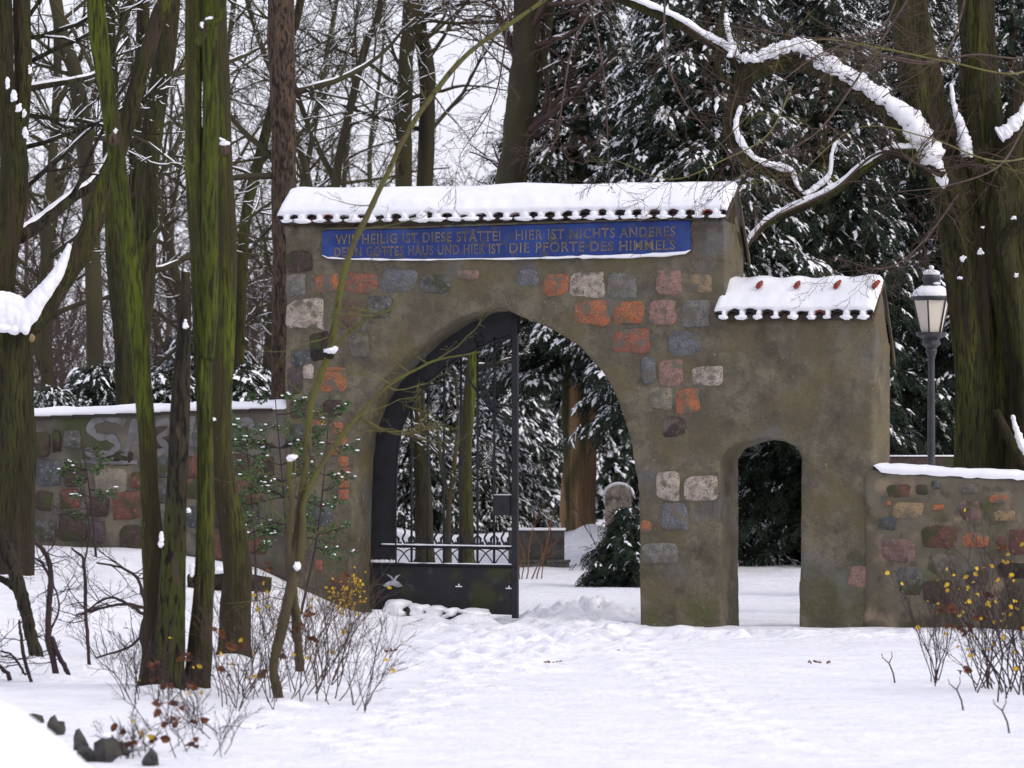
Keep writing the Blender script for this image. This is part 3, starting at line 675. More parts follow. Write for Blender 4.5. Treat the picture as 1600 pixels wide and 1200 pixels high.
def arc(cx, cy, r, a0, a1, n=20, sq=1.0): return [(cx + r * math.cos(R(t)), cy - r * sq * math.sin(R(t))) for t in np.linspace(a0, a1, n)]
scr = [arc(806, 598, 54, 95, 265, 26, 1.15), arc(806, 566, 36, 95, 215, 16, 1.1), [(716, 575), (730, 590), (745, 612), (762, 632), (784, 648), (804, 652)],
       [(768, 640), (778, 665), (788, 695), (794, 725), (796, 760)], arc(788, 604, 30, 100, 330, 18), [(716, 575), (706, 566), (700, 575), (706, 584), (713, 580)],
       arc(754, 566, 9, 0, 330, 12), arc(747, 530, 7, 0, 330, 12), arc(665, 602, 8, 0, 330, 12)]
for k, s in enumerate(scr):
    mb = MB(); mb.tube([G(x, y, VG - (.012 if k < 6 else .022)) for x, y in s], .0155 if k < 6 else .009, 6); mb.build('scroll', M['iron'], leaf)
# snow lying on rails and the bird emblem
mb = MB()
for (xa, ya, xb, yb, h) in ((596, 851.5, 800, 855, .010), (580, 878.5, 618, 878.8, .022), (619, 881, 800, 883.4, .008)):
    n = 30; pts = [G(xa + (xb - xa) * t, ya + (yb - ya) * t - 1.5, VG - .012) for t in np.linspace(0, 1, n)]
    mb.tube(pts, [h * (1 + .4 * float(noise(i * .6, ya, 0, 4))) for i in range(n)], 6)
mb.build('rail_snow', M['snow'], leaf)
bird = [(598, 916), (606, 910), (612, 908), (610, 902), (604, 898), (611, 901), (615, 906), (618, 901), (625, 898), (620, 903), (617, 908), (622, 910), (628, 917), (620, 919), (612, 915), (604, 918)]
em = MB(); plate(em, [(596 + (x - 596) * 1.05, y - 1) for x, y in bird], VG - .012, VG - .001); em.build('bird_emblem', mk('snow_dusted_iron', (.55, .55, .60), (.30, .30, .33), 8), leaf, False)
for x, y in ((691, 918), (770, 921)):
    em = MB(); em.box(tuple(G(x - 5, y + 1, 0) + [0, VG - .015, 0]), tuple(G(x + 5, y - .5, 0) + [0, VG - .001, 0])); em.box(tuple(G(x - .8, y - .5, 0) + [0, VG - .012, 0]), tuple(G(x + .8, y - 4, 0) + [0, VG - .001, 0]))
    em.build('bracket', M['snow'], leaf, False)

# kerb stones under snow at the foot of the leaf
for i, (x0, y0, x1, y1) in enumerate(((606, 940, 641, 966), (640, 944, 670, 966), (668, 949, 698, 965), (696, 951, 724, 966), (720, 952, 762, 967))):
    u0, z0 = WL(x0, y1, .35); u1, z1 = WL(x1, y0, .35); c = l2w((u0 + u1) / 2, .30, z0)
    lab = ['tallest snow covered kerb stone at the left foot of the iron gate', 'snowy kerb block with a dark gap on its left, second at the iron gate', 'smallest middle snow covered stone below the iron gate panel', 'low rounded snowy stone, fourth from the left below the iron gate', 'long flat snow covered stone nearest the gate stile'][i]
    t = thing('kerb_stone', lab, 'stone', tuple(c), -TH + rng.uniform(-.1, .1), 'snow covered stones at the foot of the iron gate')
    m1 = MB(); m1.brick_blob((0, .02, (z1 - z0) * .38), ((u1 - u0) * .50, .16, (z1 - z0) * .42), i); m1.build('stone', M['dark_stone'], t)
    m2 = MB(); m2.brick_blob((.01, -.01, (z1 - z0) * .56), ((u1 - u0) * .55, .20, (z1 - z0) * .52), i * 2.3 + 4, .85, 24, 16, .42); m2.build('snow', M['snow'], t)

# ---------------------------------------------------------------- trees: generators
def cr(pts, n):
    """smooth curve through control points (any dimension)"""
    A = np.asarray(pts, float); m = len(A); t = np.linspace(0, m - 1, n); out = []
    for x in t:
        i = min(int(x), m - 2); f = x - i; p1, p2 = A[i], A[i + 1]; p0 = A[i - 1] if i > 0 else 2 * p1 - p2; p3 = A[i + 2] if i + 2 < m else 2 * p2 - p1
        out.append(.5 * ((2 * p1) + (p2 - p0) * f + (2 * p0 - 5 * p1 + 4 * p2 - p3) * f * f + (3 * p1 - p0 - 3 * p2 + p3) * f ** 3))
    return np.array(out)
def snow_on(sn, pts, rad, rr_, thick=1.0, p=.85, maxz=.82, sides=5, minr=.010):
    pts = np.asarray(pts); n = len(pts); rad = np.broadcast_to(rad, (n,))
    T = np.gradient(pts, axis=0); T /= np.linalg.norm(T, axis=1)[:, None] + 1e-9
    ok = (np.abs(T[:, 2]) < maxz); run = []
    for i in range(n + 1):
        if i < n and ok[i] and rr_.random() < p: run.append(i); continue
        if len(run) >= 2:
            q = pts[run] + np.array([0, 0, 1.0]) * (rad[run] * .72 + .005 * thick)[:, None]
            r_ = (rad[run] * .44 + minr * .40 * thick) * np.array([rr_.uniform(.8, 1.15) for _ in run]); r_[0] *= .4; r_[-1] *= .4
            sn.tube(q, r_, sides)
        run = []
SPEC = dict(nseg=(12, 9, 7, 5, 3), nch=(15, 7, 6, 4), ratio=(.55, .55, .5, .45), wob=(.10, .22, .28, .3, .3), trop=(.12, .06, .02, -.02, -.05), ang=(58, 45, 42, 40), sides=(10, 6, 4, 3, 3))
def grow(mb, sn, r_, p, d, L, rad, lvl, mx, S=SPEC, ends=None, t0=.25, thick=1.0, minrad=.006):
    n = S['nseg'][lvl]; pts = [np.array(p, float)]; d = np.array(d, float); d /= np.linalg.norm(d); dirs = [d]
    for i in range(n):
        d = d + np.array([r_.gauss(0, 1), r_.gauss(0, 1), r_.gauss(0, 1)]) * S['wob'][lvl] * .6 + np.array([0, 0, S['trop'][lvl]]); d /= np.linalg.norm(d)
        pts.append(pts[-1] + d * L / n); dirs.append(d)
    pts = np.array(pts); rads = np.maximum(rad * np.linspace(1, .28, n + 1), minrad * .7)
    mb.tube(pts, rads, S['sides'][lvl], cap=lvl < 2)
    if sn is not None and lvl > 0 and lvl <= 3: snow_on(sn, pts, rads, r_, thick, .66 if lvl < 3 else .42, sides=5 if lvl < 2 else 4)
    if ends is not None and lvl >= mx - 1: ends.extend([tuple(x) for x in pts[1:]])
    if lvl >= mx: return
    for k in range(S['nch'][lvl]):
        t = t0 + (1 - t0) * (k + r_.random()) / S['nch'][lvl]; f = t * n; i = min(int(f), n - 1); q = pts[i] + (pts[i + 1] - pts[i]) * (f - i); dd = dirs[i]
        ax = np.cross(dd, [r_.gauss(0, 1), r_.gauss(0, 1), r_.gauss(0, 1)]); ax /= np.linalg.norm(ax) + 1e-9
        a = R(S['ang'][lvl] * r_.uniform(.7, 1.25)); nd = dd * math.cos(a) + ax * math.sin(a)
        if lvl == 0: nd[2] = abs(nd[2]) * .6 + .1
        grow(mb, sn, r_, q, nd, L * S['ratio'][lvl] * r_.uniform(.6, 1.15) * (1 - .45 * t), max(rads[i] * .5, minrad), lvl + 1, mx, S, ends, .15, thick, minrad)

def bark_trunk(mb, pts, rad, sides=22, step=.045, seed=0, ridge=.10, lobes=0, flare=0.0):
    pts = np.asarray(pts, float); L = np.linalg.norm(np.diff(pts, axis=0), axis=1).sum(); n = max(8, int(L / step))
    C = cr(np.concatenate([pts, np.asarray(rad)[:, None]], 1), n); c, r_ = C[:, :3], C[:, 3]
    zz = np.linspace(0, L, n)[:, None]; an = (np.arange(sides) * 2 * math.pi / sides)[None, :]
    cx, cy = np.cos(an) + 0 * zz, np.sin(an) + 0 * zz
    m = 1 + ridge * noise(cx * 3.2 + seed, cy * 3.2, zz * 1.6, 3) + .6 * ridge * noise(cx * 7, cy * 7 + seed, zz * 3.0, 7) + .10 * noise(cx * .9 + seed, cy * .9, zz * 1.2, 9) + (.045 * noise(cx * 9, cy * 9 + seed, zz * 1.9, 13) + .03 * noise(cx * 15, cy * 15 + seed, zz * 4, 17) if sides >= 28 else 0)
    if lobes: m = m + .13 * np.cos(an * lobes + seed + zz * .25)
    if flare: m = m + flare * np.exp(-zz / .22) * (1 + .5 * np.cos(an * 4 + seed))
    mb.tube(c, r_, sides, rmul=m); return c, r_

def stems(t, paths, mat, seed, sides=22, snow=True, limbs=0, limb_l=2.2, lobes=0, flare=.25, limb_z=2.6, tw=M['bark_back'], lvl=1, mx=3, thick=1.0, part='trunk', ridge=.10, step=.045, limb_r=.30, names=None):
    """paths: lists of (px, py, width_px, depth); each becomes a trunk part of thing t placed at the origin of the world"""
    rr_ = random.Random(seed); br = MB(); sb = MB(); S2 = dict(SPEC); S2['nch'] = (0, 7, 6, 4)
    for i, path in enumerate(paths):
        pts = [P(a, b_, d) for a, b_, w, d in path]; rad = [w * d / F / 2 for a, b_, w, d in path]
        mb = MB(); c, r_ = bark_trunk(mb, pts, rad, sides, step, seed + i * 3.3, ridge, lobes, flare if i == 0 or path[0][1] > 840 else 0)
        mb.build(part if not names else names[i], mat, t)
        if snow: snow_on(sb, c[::4], r_[::4], rr_, 1.6, .9, .90, 6, .012)
        for k in range(limbs):
            j = rr_.randrange(int(len(c) * .25), len(c) - 1)
            if c[j][2] < limb_z: continue
            a = rr_.uniform(0, 2 * math.pi); d = np.array([math.cos(a), math.sin(a) * .6, rr_.uniform(-.1, .9)])
            grow(br, sb, rr_, c[j], d, limb_l * rr_.uniform(.6, 1.3), max(r_[j] * limb_r, .012), lvl, mx, S2, None, .12, thick)
    if br.n: br.build('branches', tw, t, kind='stuff')
    if sb.n: sb.build('branch_snow', M['snow'], t, kind='stuff')
    return t

# ---------------------------------------------------------------- conifers
def spray_templates():
    V = []; q = []
    def quad(a, b_, c, d): i = len(V); V.extend([a, b_, c, d]); q.append((i, i + 1, i + 2, i + 3))
    def zc(x): return .10 * x - .42 * x * x
    quad((0, -.05, 0), (1, -.02, zc(1)), (1, .02, zc(1)), (0, .05, 0))
    for k in range(4):
        x = .08 + .24 * k; l = .46 * (1 - .45 * x); wd = .10
        for s in (-1, 1):
            ax, ay = math.cos(R(48)), s * math.sin(R(48)); nx, ny = -ay, ax
            m = (x + ax * l * .55, ay * l * .55); e = (x + ax * l, ay * l)
            quad((x, 0, zc(x)), (m[0] - nx * wd * .5, m[1] - ny * wd * .5, zc(x) - .02), (e[0], e[1], zc(x) - .13 * l / .4), (m[0] + nx * wd * .5, m[1] + ny * wd * .5, zc(x) - .02))
    leaf_t = (np.array(V), np.array(q))
    V, q = [], []
    def tent(x0, y0, x1, y1, w, h, z0, z1):
        i = len(V); dx, dy = x1 - x0, y1 - y0; L = math.hypot(dx, dy); nx, ny = -dy / L * w, dx / L * w; mx_, my_ = x0 + dx * .45, y0 + dy * .45; zm = (z0 + z1) / 2
        V.extend([(x0, y0, z0), (mx_ + nx, my_ + ny, zm), (x1, y1, z1), (mx_ - nx, my_ - ny, zm), (mx_, my_, zm + h)])
        q.extend([(i, i + 3, i + 4), (i + 3, i + 2, i + 4), (i + 2, i + 1, i + 4), (i + 1, i, i + 4)])
    tent(-.05, 0, .62, 0, .15, .12, .02, zc(.62) + .02); tent(.35, 0, 1.0, 0, .12, .08, zc(.35) + .02, zc(1.) + .01)
    for k in (0, 1, 2, 3):
        x = .12 + .2 * k; l = .34 * (1 - .4 * x)
        for s in (-1, 1):
            if (k + s) % 3 == 0: continue
            tent(x, 0, x + l * .7, s * l * .75, .09, .06, zc(x) + .02, zc(x) - .06)
    return leaf_t, (np.array(V), np.array(q))
LT, ST = spray_templates()
def _sub(keep):
    V, q = ST; qi = [i for i in range(len(q)) if (i // 4) in keep]; return (V, q[qi])
STV = [_sub((0, 3)), _sub((0, 1)), _sub((1, 3, 5))]
def place(mb, tmpl, Pp, Fd, Up, S, quads=True):
    V, q = tmpl; Fd = Fd / (np.linalg.norm(Fd, axis=1)[:, None] + 1e-9); Sd = np.cross(Up, Fd); Sd /= np.linalg.norm(Sd, axis=1)[:, None] + 1e-9; U = np.cross(Fd, Sd)
    W_ = Pp[:, None, :] + S[:, None, None] * (V[None, :, 0:1] * Fd[:, None] + V[None, :, 1:2] * Sd[:, None] + V[None, :, 2:3] * U[:, None])
    idx = (q[None] + (np.arange(len(Pp)) * len(V))[:, None, None]).reshape(-1, q.shape[1])
    mb.add(W_.reshape(-1, 3), idx if quads else None, None if quads else idx)
def conifer(name, label, H, Rm, nb, seed, z0=.8, snowp=.5, loc=(0, 0, 0), ssz=.25, bark='bark_yew', trunk_r=.28, group=None, per=12, cone=.75, cat='tree', lowsnow=1.0):
    r_ = random.Random(seed); n_ = np.random.default_rng(seed); t = thing(name, label, cat, loc, 0, group)
    tm = MB(); bark_trunk(tm, [(0, 0, -.4), (.05, 0, H * .3), (0, .05, H * .6), (0, 0, H * .95)], [trunk_r * 1.1, trunk_r * .85, trunk_r * .5, .03], 16, .08, seed, .08, 5, .2); tm.build('trunk', M[bark], t)
    wd = MB(); Ps, Fs, Ss, Sn = [], [], [], []
    for b_ in range(nb):
        z = z0 + (H - z0) * (b_ / nb) ** 1.05; fz = (z - z0) / (H - z0)
        L = Rm * ((1 - fz) ** cone) * r_.uniform(.62, 1.12) * (.75 + .25 * min(1, fz * 6)) + .15
        a = b_ * 2.39996 + r_.uniform(-.3, .3); out = np.array([math.cos(a), math.sin(a), 0]); sid = np.array([-out[1], out[0], 0]); rise = r_.uniform(.05, .40)
        curve = r_.uniform(-.2, .2)
        def at(x): return np.array([0, 0, z]) + out * L * x + sid * L * curve * x * x + np.array([0, 0, L * (rise * x - (rise * .6 + .32) * x * x)])
        wd.tube([at(x) for x in (0, .35, .7, .97)], [.045 * L / 2 + .012, .03 * L / 2 + .01, .014, .006], 5)
        m = max(5, int(per * L / Rm * 1.2))
        for k in range(m):
            x = .22 + .78 * (k + r_.random()) / m; p = at(x); fwd = at(min(x + .05, 1.05)) - p; fwd /= np.linalg.norm(fwd)
            for s in (-1, 0, 1):
                side = sid * s * r_.uniform(.5, 1.2); reach = r_.uniform(.1, .65) * (1 - x * .5) * min(1, L) * abs(s)
                Ps.append(p + side * reach + np.array([0, 0, -.25 * reach + r_.uniform(-.05, .05)])); f = fwd + side + np.array([0, 0, r_.uniform(-.45, .12)]); Fs.append(f); Ss.append(ssz * r_.uniform(.7, 1.35))
                Sn.append(r_.random()  < snowp * (.25 + .9 * x) * (lowsnow + (1 - lowsnow) * fz))
    Ps, Fs, Ss, Sn = np.array(Ps), np.array(Fs), np.array(Ss), np.array(Sn)
    Up = np.tile([0, 0, 1.0], (len(Ps), 1)) + n_.normal(0, .22, (len(Ps), 3))
    fo = MB(); place(fo, LT, Ps, Fs, Up, Ss)
    h_ = n_.random(len(Ps)) < .6; place(fo, LT, Ps[h_] + n_.normal(0, .08, (h_.sum(), 3)) - [0, 0, .08], Fs[h_] + n_.normal(0, .5, (h_.sum(), 3)), Up[h_], Ss[h_] * 1.1)
    wd.build('boughs', M['bark_dark'], t, kind='stuff'); fo.build('foliage', M['needles'], t, False, kind='stuff')
    so_ = MB(); kk_ = n_.random(len(Ps)); 
    for v_ in range(3):
        m_ = Sn & (kk_ >= v_ / 3) & (kk_ < (v_ + 1) / 3); place(so_, STV[v_], Ps[m_] + [0, 0, .015], Fs[m_] + n_.normal(0, .25, (m_.sum(), 3)), Up[m_] + n_.normal(0, .2, (m_.sum(), 3)), Ss[m_] * n_.uniform(.55, 1.2, m_.sum()), False)
    so_.build('snow', M['snow'], t, kind='stuff')
    return t

def at_ground(px, d):
    x = (px - 800) * d / F; y = d - CAMD; return (x, y, gz(x, y) - .03)
yA = conifer('yew_tree', 'dark snowy yew with bare orange brown trunk seen through the pointed arch', 12, 2.35, 180, 5, 2.75, .85, at_ground(903, 94), trunk_r=.30, per=21)
yB = conifer('yew_tree', 'snow laden yew rising behind the right end of the high gateway roof', 12.5, 2.7, 230, 8, 2.6, .80, at_ground(1105, 84), trunk_r=.22, per=21)
yC = conifer('yew_tree', 'near black yew with little snow low down, behind the street lamp', 12, 2.8, 220, 12, .3, .65, at_ground(1430, 92), trunk_r=.22, per=21, lowsnow=.05)
dup(yC, 'dark yew behind the small door roof, snow on its upper boughs', at_ground(1290, 86), 2.1, .95)
dup(yC, 'dark yew behind the big mossy tree at the right edge', at_ground(1585, 89), 1.2, 1.0)
dup(yC, 'shaded yew seen through the small door opening', at_ground(1225, 93), 4.2, .9)
dup(yA, 'snowy yew standing far back between the two gate openings', at_ground(1040, 104), 3.2, 1.0)
sB = conifer('fir_sapling', 'low dark fir with drooping boughs inside the arch by the right pier', 1.2, .8, 60, 21, .1, .22, at_ground(985, 77), ssz=.15, trunk_r=.03, per=18, cone=.8, cat='small tree')
sC = conifer('evergreen_bush', 'snow heaped evergreen bush behind the left bars of the iron gate', 2.4, 1.3, 90, 25, .1, 1.3, at_ground(655, 103), ssz=.18, trunk_r=.04, per=18, cone=.5, cat='bush', group='evergreen bushes behind the walls')
for px, d, s, rz, lab in ((700, 107, 1.3, .3, 'snow heaped bush behind the middle bars of the iron gate'), (742, 104, .9, 4.3, 'small snowy bush right of the yellow green trunk behind the bars'), (622, 108, 1.8, 2.2, 'tall snowy bush behind the hinge side of the iron gate'), (778, 112, 1.5, 1.0, 'round snowy bush right of the others behind the iron gate'), (790, 120, 2.3, 1.9, 'tall far evergreen between the gate stile and the yew trunk'), (975, 118, 2.0, 2.4, 'evergreen behind the pale gravestone'), (765, 106, 1.0, 1.0, 'snowy evergreen bush behind the lock of the iron gate'), (1165, 86, .75, 2.0, 'low dark bush at the left of the small door view'), (1240, 88, .95, 3.0, 'bush with snow crest at the right of the small door view'),
                         (80, 76, 1.05, .5, 'snowy evergreen bush over the wall beside the forked tree'), (155, 79, 1.2, 1.5, 'tall holly like bush behind the wall left of the crossed mossy stems'), (262, 77, 1.15, 2.5, 'snow covered bush peeping over the wall between the green trunks'),
                         (372, 78, 1.2, 3.5, 'rounded snowy bush over the wall right of the green trunks'), (420, 80, 1.2, 4.5, 'evergreen bush touching the red brown trunk'), (560, 110, 1.6, 5.5, 'far evergreen half hidden by the gateway'), (330, 92, 1.5, 5.0, 'far dark evergreen between the green trunks and the red brown trunk')):
    dup(sC, lab, at_ground(px, d), rz, s, 'evergreen bushes behind the walls')

# ---------------------------------------------------------------- bare trees behind
def bare(name, label, seed, H, r0, loc, mat='bark_back', group=None, mx=4, thick=1.0, snow=True):
    r_ = random.Random(seed); t = thing(name, label, 'tree', loc, 0, group); tr = MB(); br = MB(); sn = MB() if snow else None
    pts = [np.array([0, 0, -.4])]; d = np.array([0, 0, 1.0])
    for i in range(10):
        d = d + np.array([r_.gauss(0, .07), r_.gauss(0, .07), .05]); d /= np.linalg.norm(d); pts.append(pts[-1] + d * H / 10)
    pts = np.array(pts); rad = r0 * np.linspace(1, .25, 11); bark_trunk(tr, pts, rad, 14, .12, seed, .08, 0, .3); tr.build('trunk', M[mat], t)
    n = 22
    for k in range(n):
        f = .14 + .84 * (k + r_.random()) / n; i = min(int(f * 10), 9); q = pts[i] + (pts[i + 1] - pts[i]) * (f * 10 - i); a = k * 2.4 + r_.uniform(-.4, .4)
        grow(br, sn, r_, q, np.array([math.cos(a), math.sin(a), r_.uniform(.1, .9)]), H * .27 * (1 - .5 * f) * r_.uniform(.7, 1.25), rad[i] * .50, 1, mx, SPEC, None, .12, thick, .0052)
    br.build('branches', M['twig_far'] if mat == 'twig_far' else M['bark_back'], t, kind='stuff')
    if snow: sn.build('branch_snow', M['snow'], t, kind='stuff')
    return t
t1 = bare('bare_tree', 'bare snowy tree rising behind the wall at the left edge', 31, 14, .13, at_ground(75, 88), thick=1.3)
t2 = bare('bare_tree', 'bare tree with fine snowy branches just left of the red brown trunk', 32, 15, .11, at_ground(345, 98), thick=1.3)
t3 = bare('bare_tree', 'bare branching tree filling the gap right of the red brown trunk', 33, 15, .12, at_ground(540, 104), thick=1.3)
GB = 'bare trees of the wood behind the walls'
for src, px, d, rz, s, lab in ((t1, 300, 112, 1.2, 1.1, 'bare tree far behind the green stems'), (t3, 20, 110, 3.0, 1.0, 'far bare tree behind the forked tree'),
                               (t1, 735, 125, 4.0, .8, 'bare tree above the middle of the gateway roof'), (t2, 480, 130, 5.0, 1.0, 'far bare tree showing above the left end of the roof'), (t3, 850, 116, .8, 1.0, 'bare tree mixed with the yew above the roof'),
                               (t1, 600, 140, 2.9, 1.0, 'farthest bare tree between the roof and the white sky'), (t2, 1250, 120, 1.0, 1.1, 'bare tree behind the yews at upper right'), (t1, 410, 116, 5.2, 1.0, 'bare tree directly behind the red brown trunk')):
    dup(src, lab, at_ground(px, d), rz, s, GB)
for t in (t1, t2, t3): t['group'] = GB
# far wood: one brown mass of thin trees and scrub
fw = MB(); r_ = random.Random(77)
S3 = dict(SPEC); S3['nseg'] = (6, 5, 4, 3, 2); S3['nch'] = (16, 7, 5, 3); S3['sides'] = (5, 3, 3, 3, 3); S3['trop'] = (.1, .1, .08, 0, 0)
for i in range(30):
    d = r_.uniform(135, 175); px = -60 + 1000 * i / 30 + r_.uniform(-20, 20) if i < 27 else r_.uniform(1000, 1600); x, y, z = at_ground(px, d)
    grow(fw, None, r_, (x, y, z - .3), (r_.uniform(-.1, .1), 0, 1), r_.uniform(6, 12), r_.uniform(.06, .16), 0, 3, S3, None, .05, 1, .014)
for i in range(44):
    d = r_.uniform(94, 125); px = -60 + 600 * i / 44 + r_.uniform(-20, 20); x, y, z = at_ground(px, d)
    for k in range(3): grow(fw, None, r_, (x + r_.uniform(-.3, .3), y, z - .2), (r_.uniform(-.5, .5), 0, 1), r_.uniform(2.5, 5.5), .04, 1, 3, S3, None, .05, 1, .009)
o = fw.build('far_wood', M['twig_far'], kind='stuff'); o['label'] = 'brown mass of far bare trees and scrub beyond the churchyard'; o['category'] = 'wood'

# white gabled house peeping over the roof
x, y, z = at_ground(765, 150)
ho = thing('house', 'pale gable of a far house peeping over the gateway roof ridge', 'house', (x, y, z))
mb = MB(); mb.prism([(-2.3, -.5), (2.3, -.5), (2.3, 6.4), (0, 9.0), (-2.3, 6.4)], 0, 7, lambda a, c, w: (a, w, c)); mb.build('wall', M['wall_house'], ho, False)
for s in (-1, 1):
    mb = MB(); mb.prism([(s * 2.6, 5.95), (s * .01, 9.0), (s * .01, 9.22), (s * 2.65, 6.18)], -.25, 7.25, lambda a, c, w: (a, w, c)); mb.build('roof', M['tile'], ho, False)
mb = MB(); mb.box((-.5, -.02, 5), (.5, .05, 6.4)); wi = mb.build('window', M['dark_stone'], ho, False)

# ---------------------------------------------------------------- hand placed trees
def tr(name, label, cat='tree', group=None): return thing(name, label, cat, (0, 0, 0), 0, group)
def up(path, dx=0, n=350):
    a = path[-1]; return path + [(a[0] + dx, a[1] - n, a[2] * .8, a[3])]
Z = lambda lst, d: [(a, b_, w, d) for a, b_, w in lst]
stems(tr('pine_tree', 'straight red brown scaly trunk rising behind the left end of the gateway'), [up(Z([(440, 800, 42), (443, 600, 38), (444, 400, 39), (443, 200, 40), (440, 0, 40)], 68))], M['bark_red'], 3, 30, False, 9, 1.8, flare=0, limb_z=5.2, thick=1.3, ridge=.05)
stems(tr('bare_tree', 'dark upright trunk behind the wall, right of the crossed mossy stems', group=GB), [up(Z([(218, 700, 36), (216, 560, 38), (226, 400, 36), (238, 200, 34), (268, 0, 30)], 73))], M['bark_moss_brown'], 4, 18, True, 9, 2.4, thick=1.3)
stems(tr('bare_tree', 'slim olive trunk behind the wall with a pocket of snow in its fork', group=GB), [up(Z([(198, 700, 28), (190, 520, 27), (178, 380, 26), (172, 200, 24), (168, 0, 22)], 75)), up(Z([(192, 450, 16), (206, 380, 15), (214, 200, 22), (224, 0, 20)], 75.3))], M['bark_moss_brown'], 5, 18, True, 6, 2.2, thick=1.2)
stems(tr('bare_tree', 'twin grey brown trunks above the middle left of the roof', group=GB), [up(Z([(628, 500, 26), (630, 285, 25), (632, 130, 24), (640, 0, 22)], 92)), up(Z([(660, 500, 26), (664, 285, 26), (668, 130, 25), (655, 40, 24), (650, -20, 22)], 92.4))], M['bark_back'], 6, 18, True, 12, 3.0, thick=1.4)
stems(tr('bare_tree', 'stout shaggy trunk above the roof centre hung with twigs', group=GB), [up(Z([(795, 500, 50), (800, 285, 46), (815, 150, 42), (822, 0, 38)], 86)), up(Z([(800, 270, 18), (838, 130, 16), (858, 0, 15)], 86.5))], M['bark_back'], 7, 18, True, 16, 2.6, thick=1.3, tw=M['twig_brown'])
stems(tr('bare_tree', 'thin dark stem leaning right above the left end of the roof', group=GB), [up(Z([(512, 500, 15), (524, 290, 14), (545, 180, 13), (572, 70, 12), (596, 0, 11)], 90), 60), Z([(524, 285, 10), (490, 215, 9), (462, 140, 8), (440, 60, 7)], 90.2)], M['bark_back'], 8, 12, True, 12, 2.6, flare=0, thick=1.5)
stems(tr('bare_tree', 'mossy stem leaning right between the green trunks and the red brown trunk', group=GB), [up(Z([(372, 640, 20), (376, 480, 18), (384, 340, 18), (412, 220, 16), (452, 60, 14), (470, 0, 13)], 80), 60)], M['bark_moss_brown'], 9, 14, True, 9, 2.4, flare=0, thick=1.4)
stems(tr('bare_tree', 'brown leaning trunk at the top left between forked tree and green stems', group=GB), [up(Z([(150, 640, 26), (140, 300, 26), (118, 120, 24), (90, 20, 22)], 84), -40)], M['bark_back'], 10, 14, True, 12, 2.8, thick=1.4)
stems(tr('bare_tree', 'yellow green mossy trunk behind the iron bars right of centre', group='mossy trunks seen through the iron gate'), [Z([(730, 895, 22), (728, 800, 20), (727, 700, 20), (735, 600, 18), (744, 500, 14), (752, 420, 9), (756, 370, 3)], 74)], M['bark_moss'], 13, 16, False, 5, 1.4, limb_z=2.4)
stems(tr('bare_tree', 'olive trunk behind the leftmost iron bars', group='mossy trunks seen through the iron gate'), [Z([(664, 890, 28), (662, 800, 26), (656, 700, 25), (650, 600, 24), (652, 500, 18), (656, 400, 10), (660, 340, 3)], 80)], M['bark_moss_brown'], 14, 16, False, 5, 1.4, limb_z=2.4)
stems(tr('bare_tree', 'thin forked grey stem behind the middle of the iron gate', group='mossy trunks seen through the iron gate'), [Z([(700, 884, 11), (701, 800, 9), (708, 740, 8), (716, 660, 6), (712, 590, 5)], 77), Z([(703, 790, 7), (690, 730, 6), (682, 660, 4)], 77)], M['bark_back'], 15, 8, False, 4, 1.0, flare=0, limb_z=1.2)

# left forked tree with the snow filled crotch
LT_ = tr('forked_tree', 'thick forked tree at the left edge with a pillow of snow in its crotch')
stems(LT_, [Z([(18, 930, 66), (22, 860, 58), (26, 700, 56), (24, 600, 54), (14, 510, 74)], 60), up(Z([(2, 520, 48), (2, 430, 46), (18, 330, 44), (22, 250, 42), (8, 150, 34), (6, 0, 26)], 60), -20),
            up(Z([(20, 270, 30), (30, 200, 28), (36, 110, 28), (34, 0, 28)], 60.2)), up(Z([(30, 520, 40), (60, 492, 38), (100, 430, 36), (135, 370, 34), (160, 300, 30), (190, 220, 26), (215, 130, 25), (250, 20, 24), (262, -20, 22)], 59.6), 60)],
      M['bark_moss_brown'], 41, 52, True, 0, names=['trunk', 'limb', 'limb', 'limb'])
for c_ in LT_.children:
    if c_.name.startswith('limb') : pass
sm = MB()
cp_ = np.array(((-22, 478, .22, .22), (4, 484, .20, .22), (22, 488, .17, .20), (34, 494, .14, .18), (46, 486, .12, .15), (58, 470, .10, .13), (70, 455, .085, .11), (80, 442, .07, .10), (90, 428, .06, .09), (98, 412, .05, .08), (104, 398, .04, .07), (109, 386, .025, .05)))
cp_ = np.concatenate([np.array([cp_[0] + (0)]) , np.stack([np.interp(np.linspace(0, len(cp_) - 1, 44), np.arange(len(cp_)), cp_[:, j]) for j in range(4)], -1), [(40, 512, .06, .08), (22, 515, .07, .06), (8, 512, .1, .06)]])
for i, (px, py, rx, rz_) in enumerate(cp_):
    sm.blob(P(px, py, 59.35), (rx, .16, rz_), i, .2, 16, 10, 2.5)
cs_, _ = solid(sm, [], .016, M['snow'], 'crotch_snow', LT_, .012, 61)

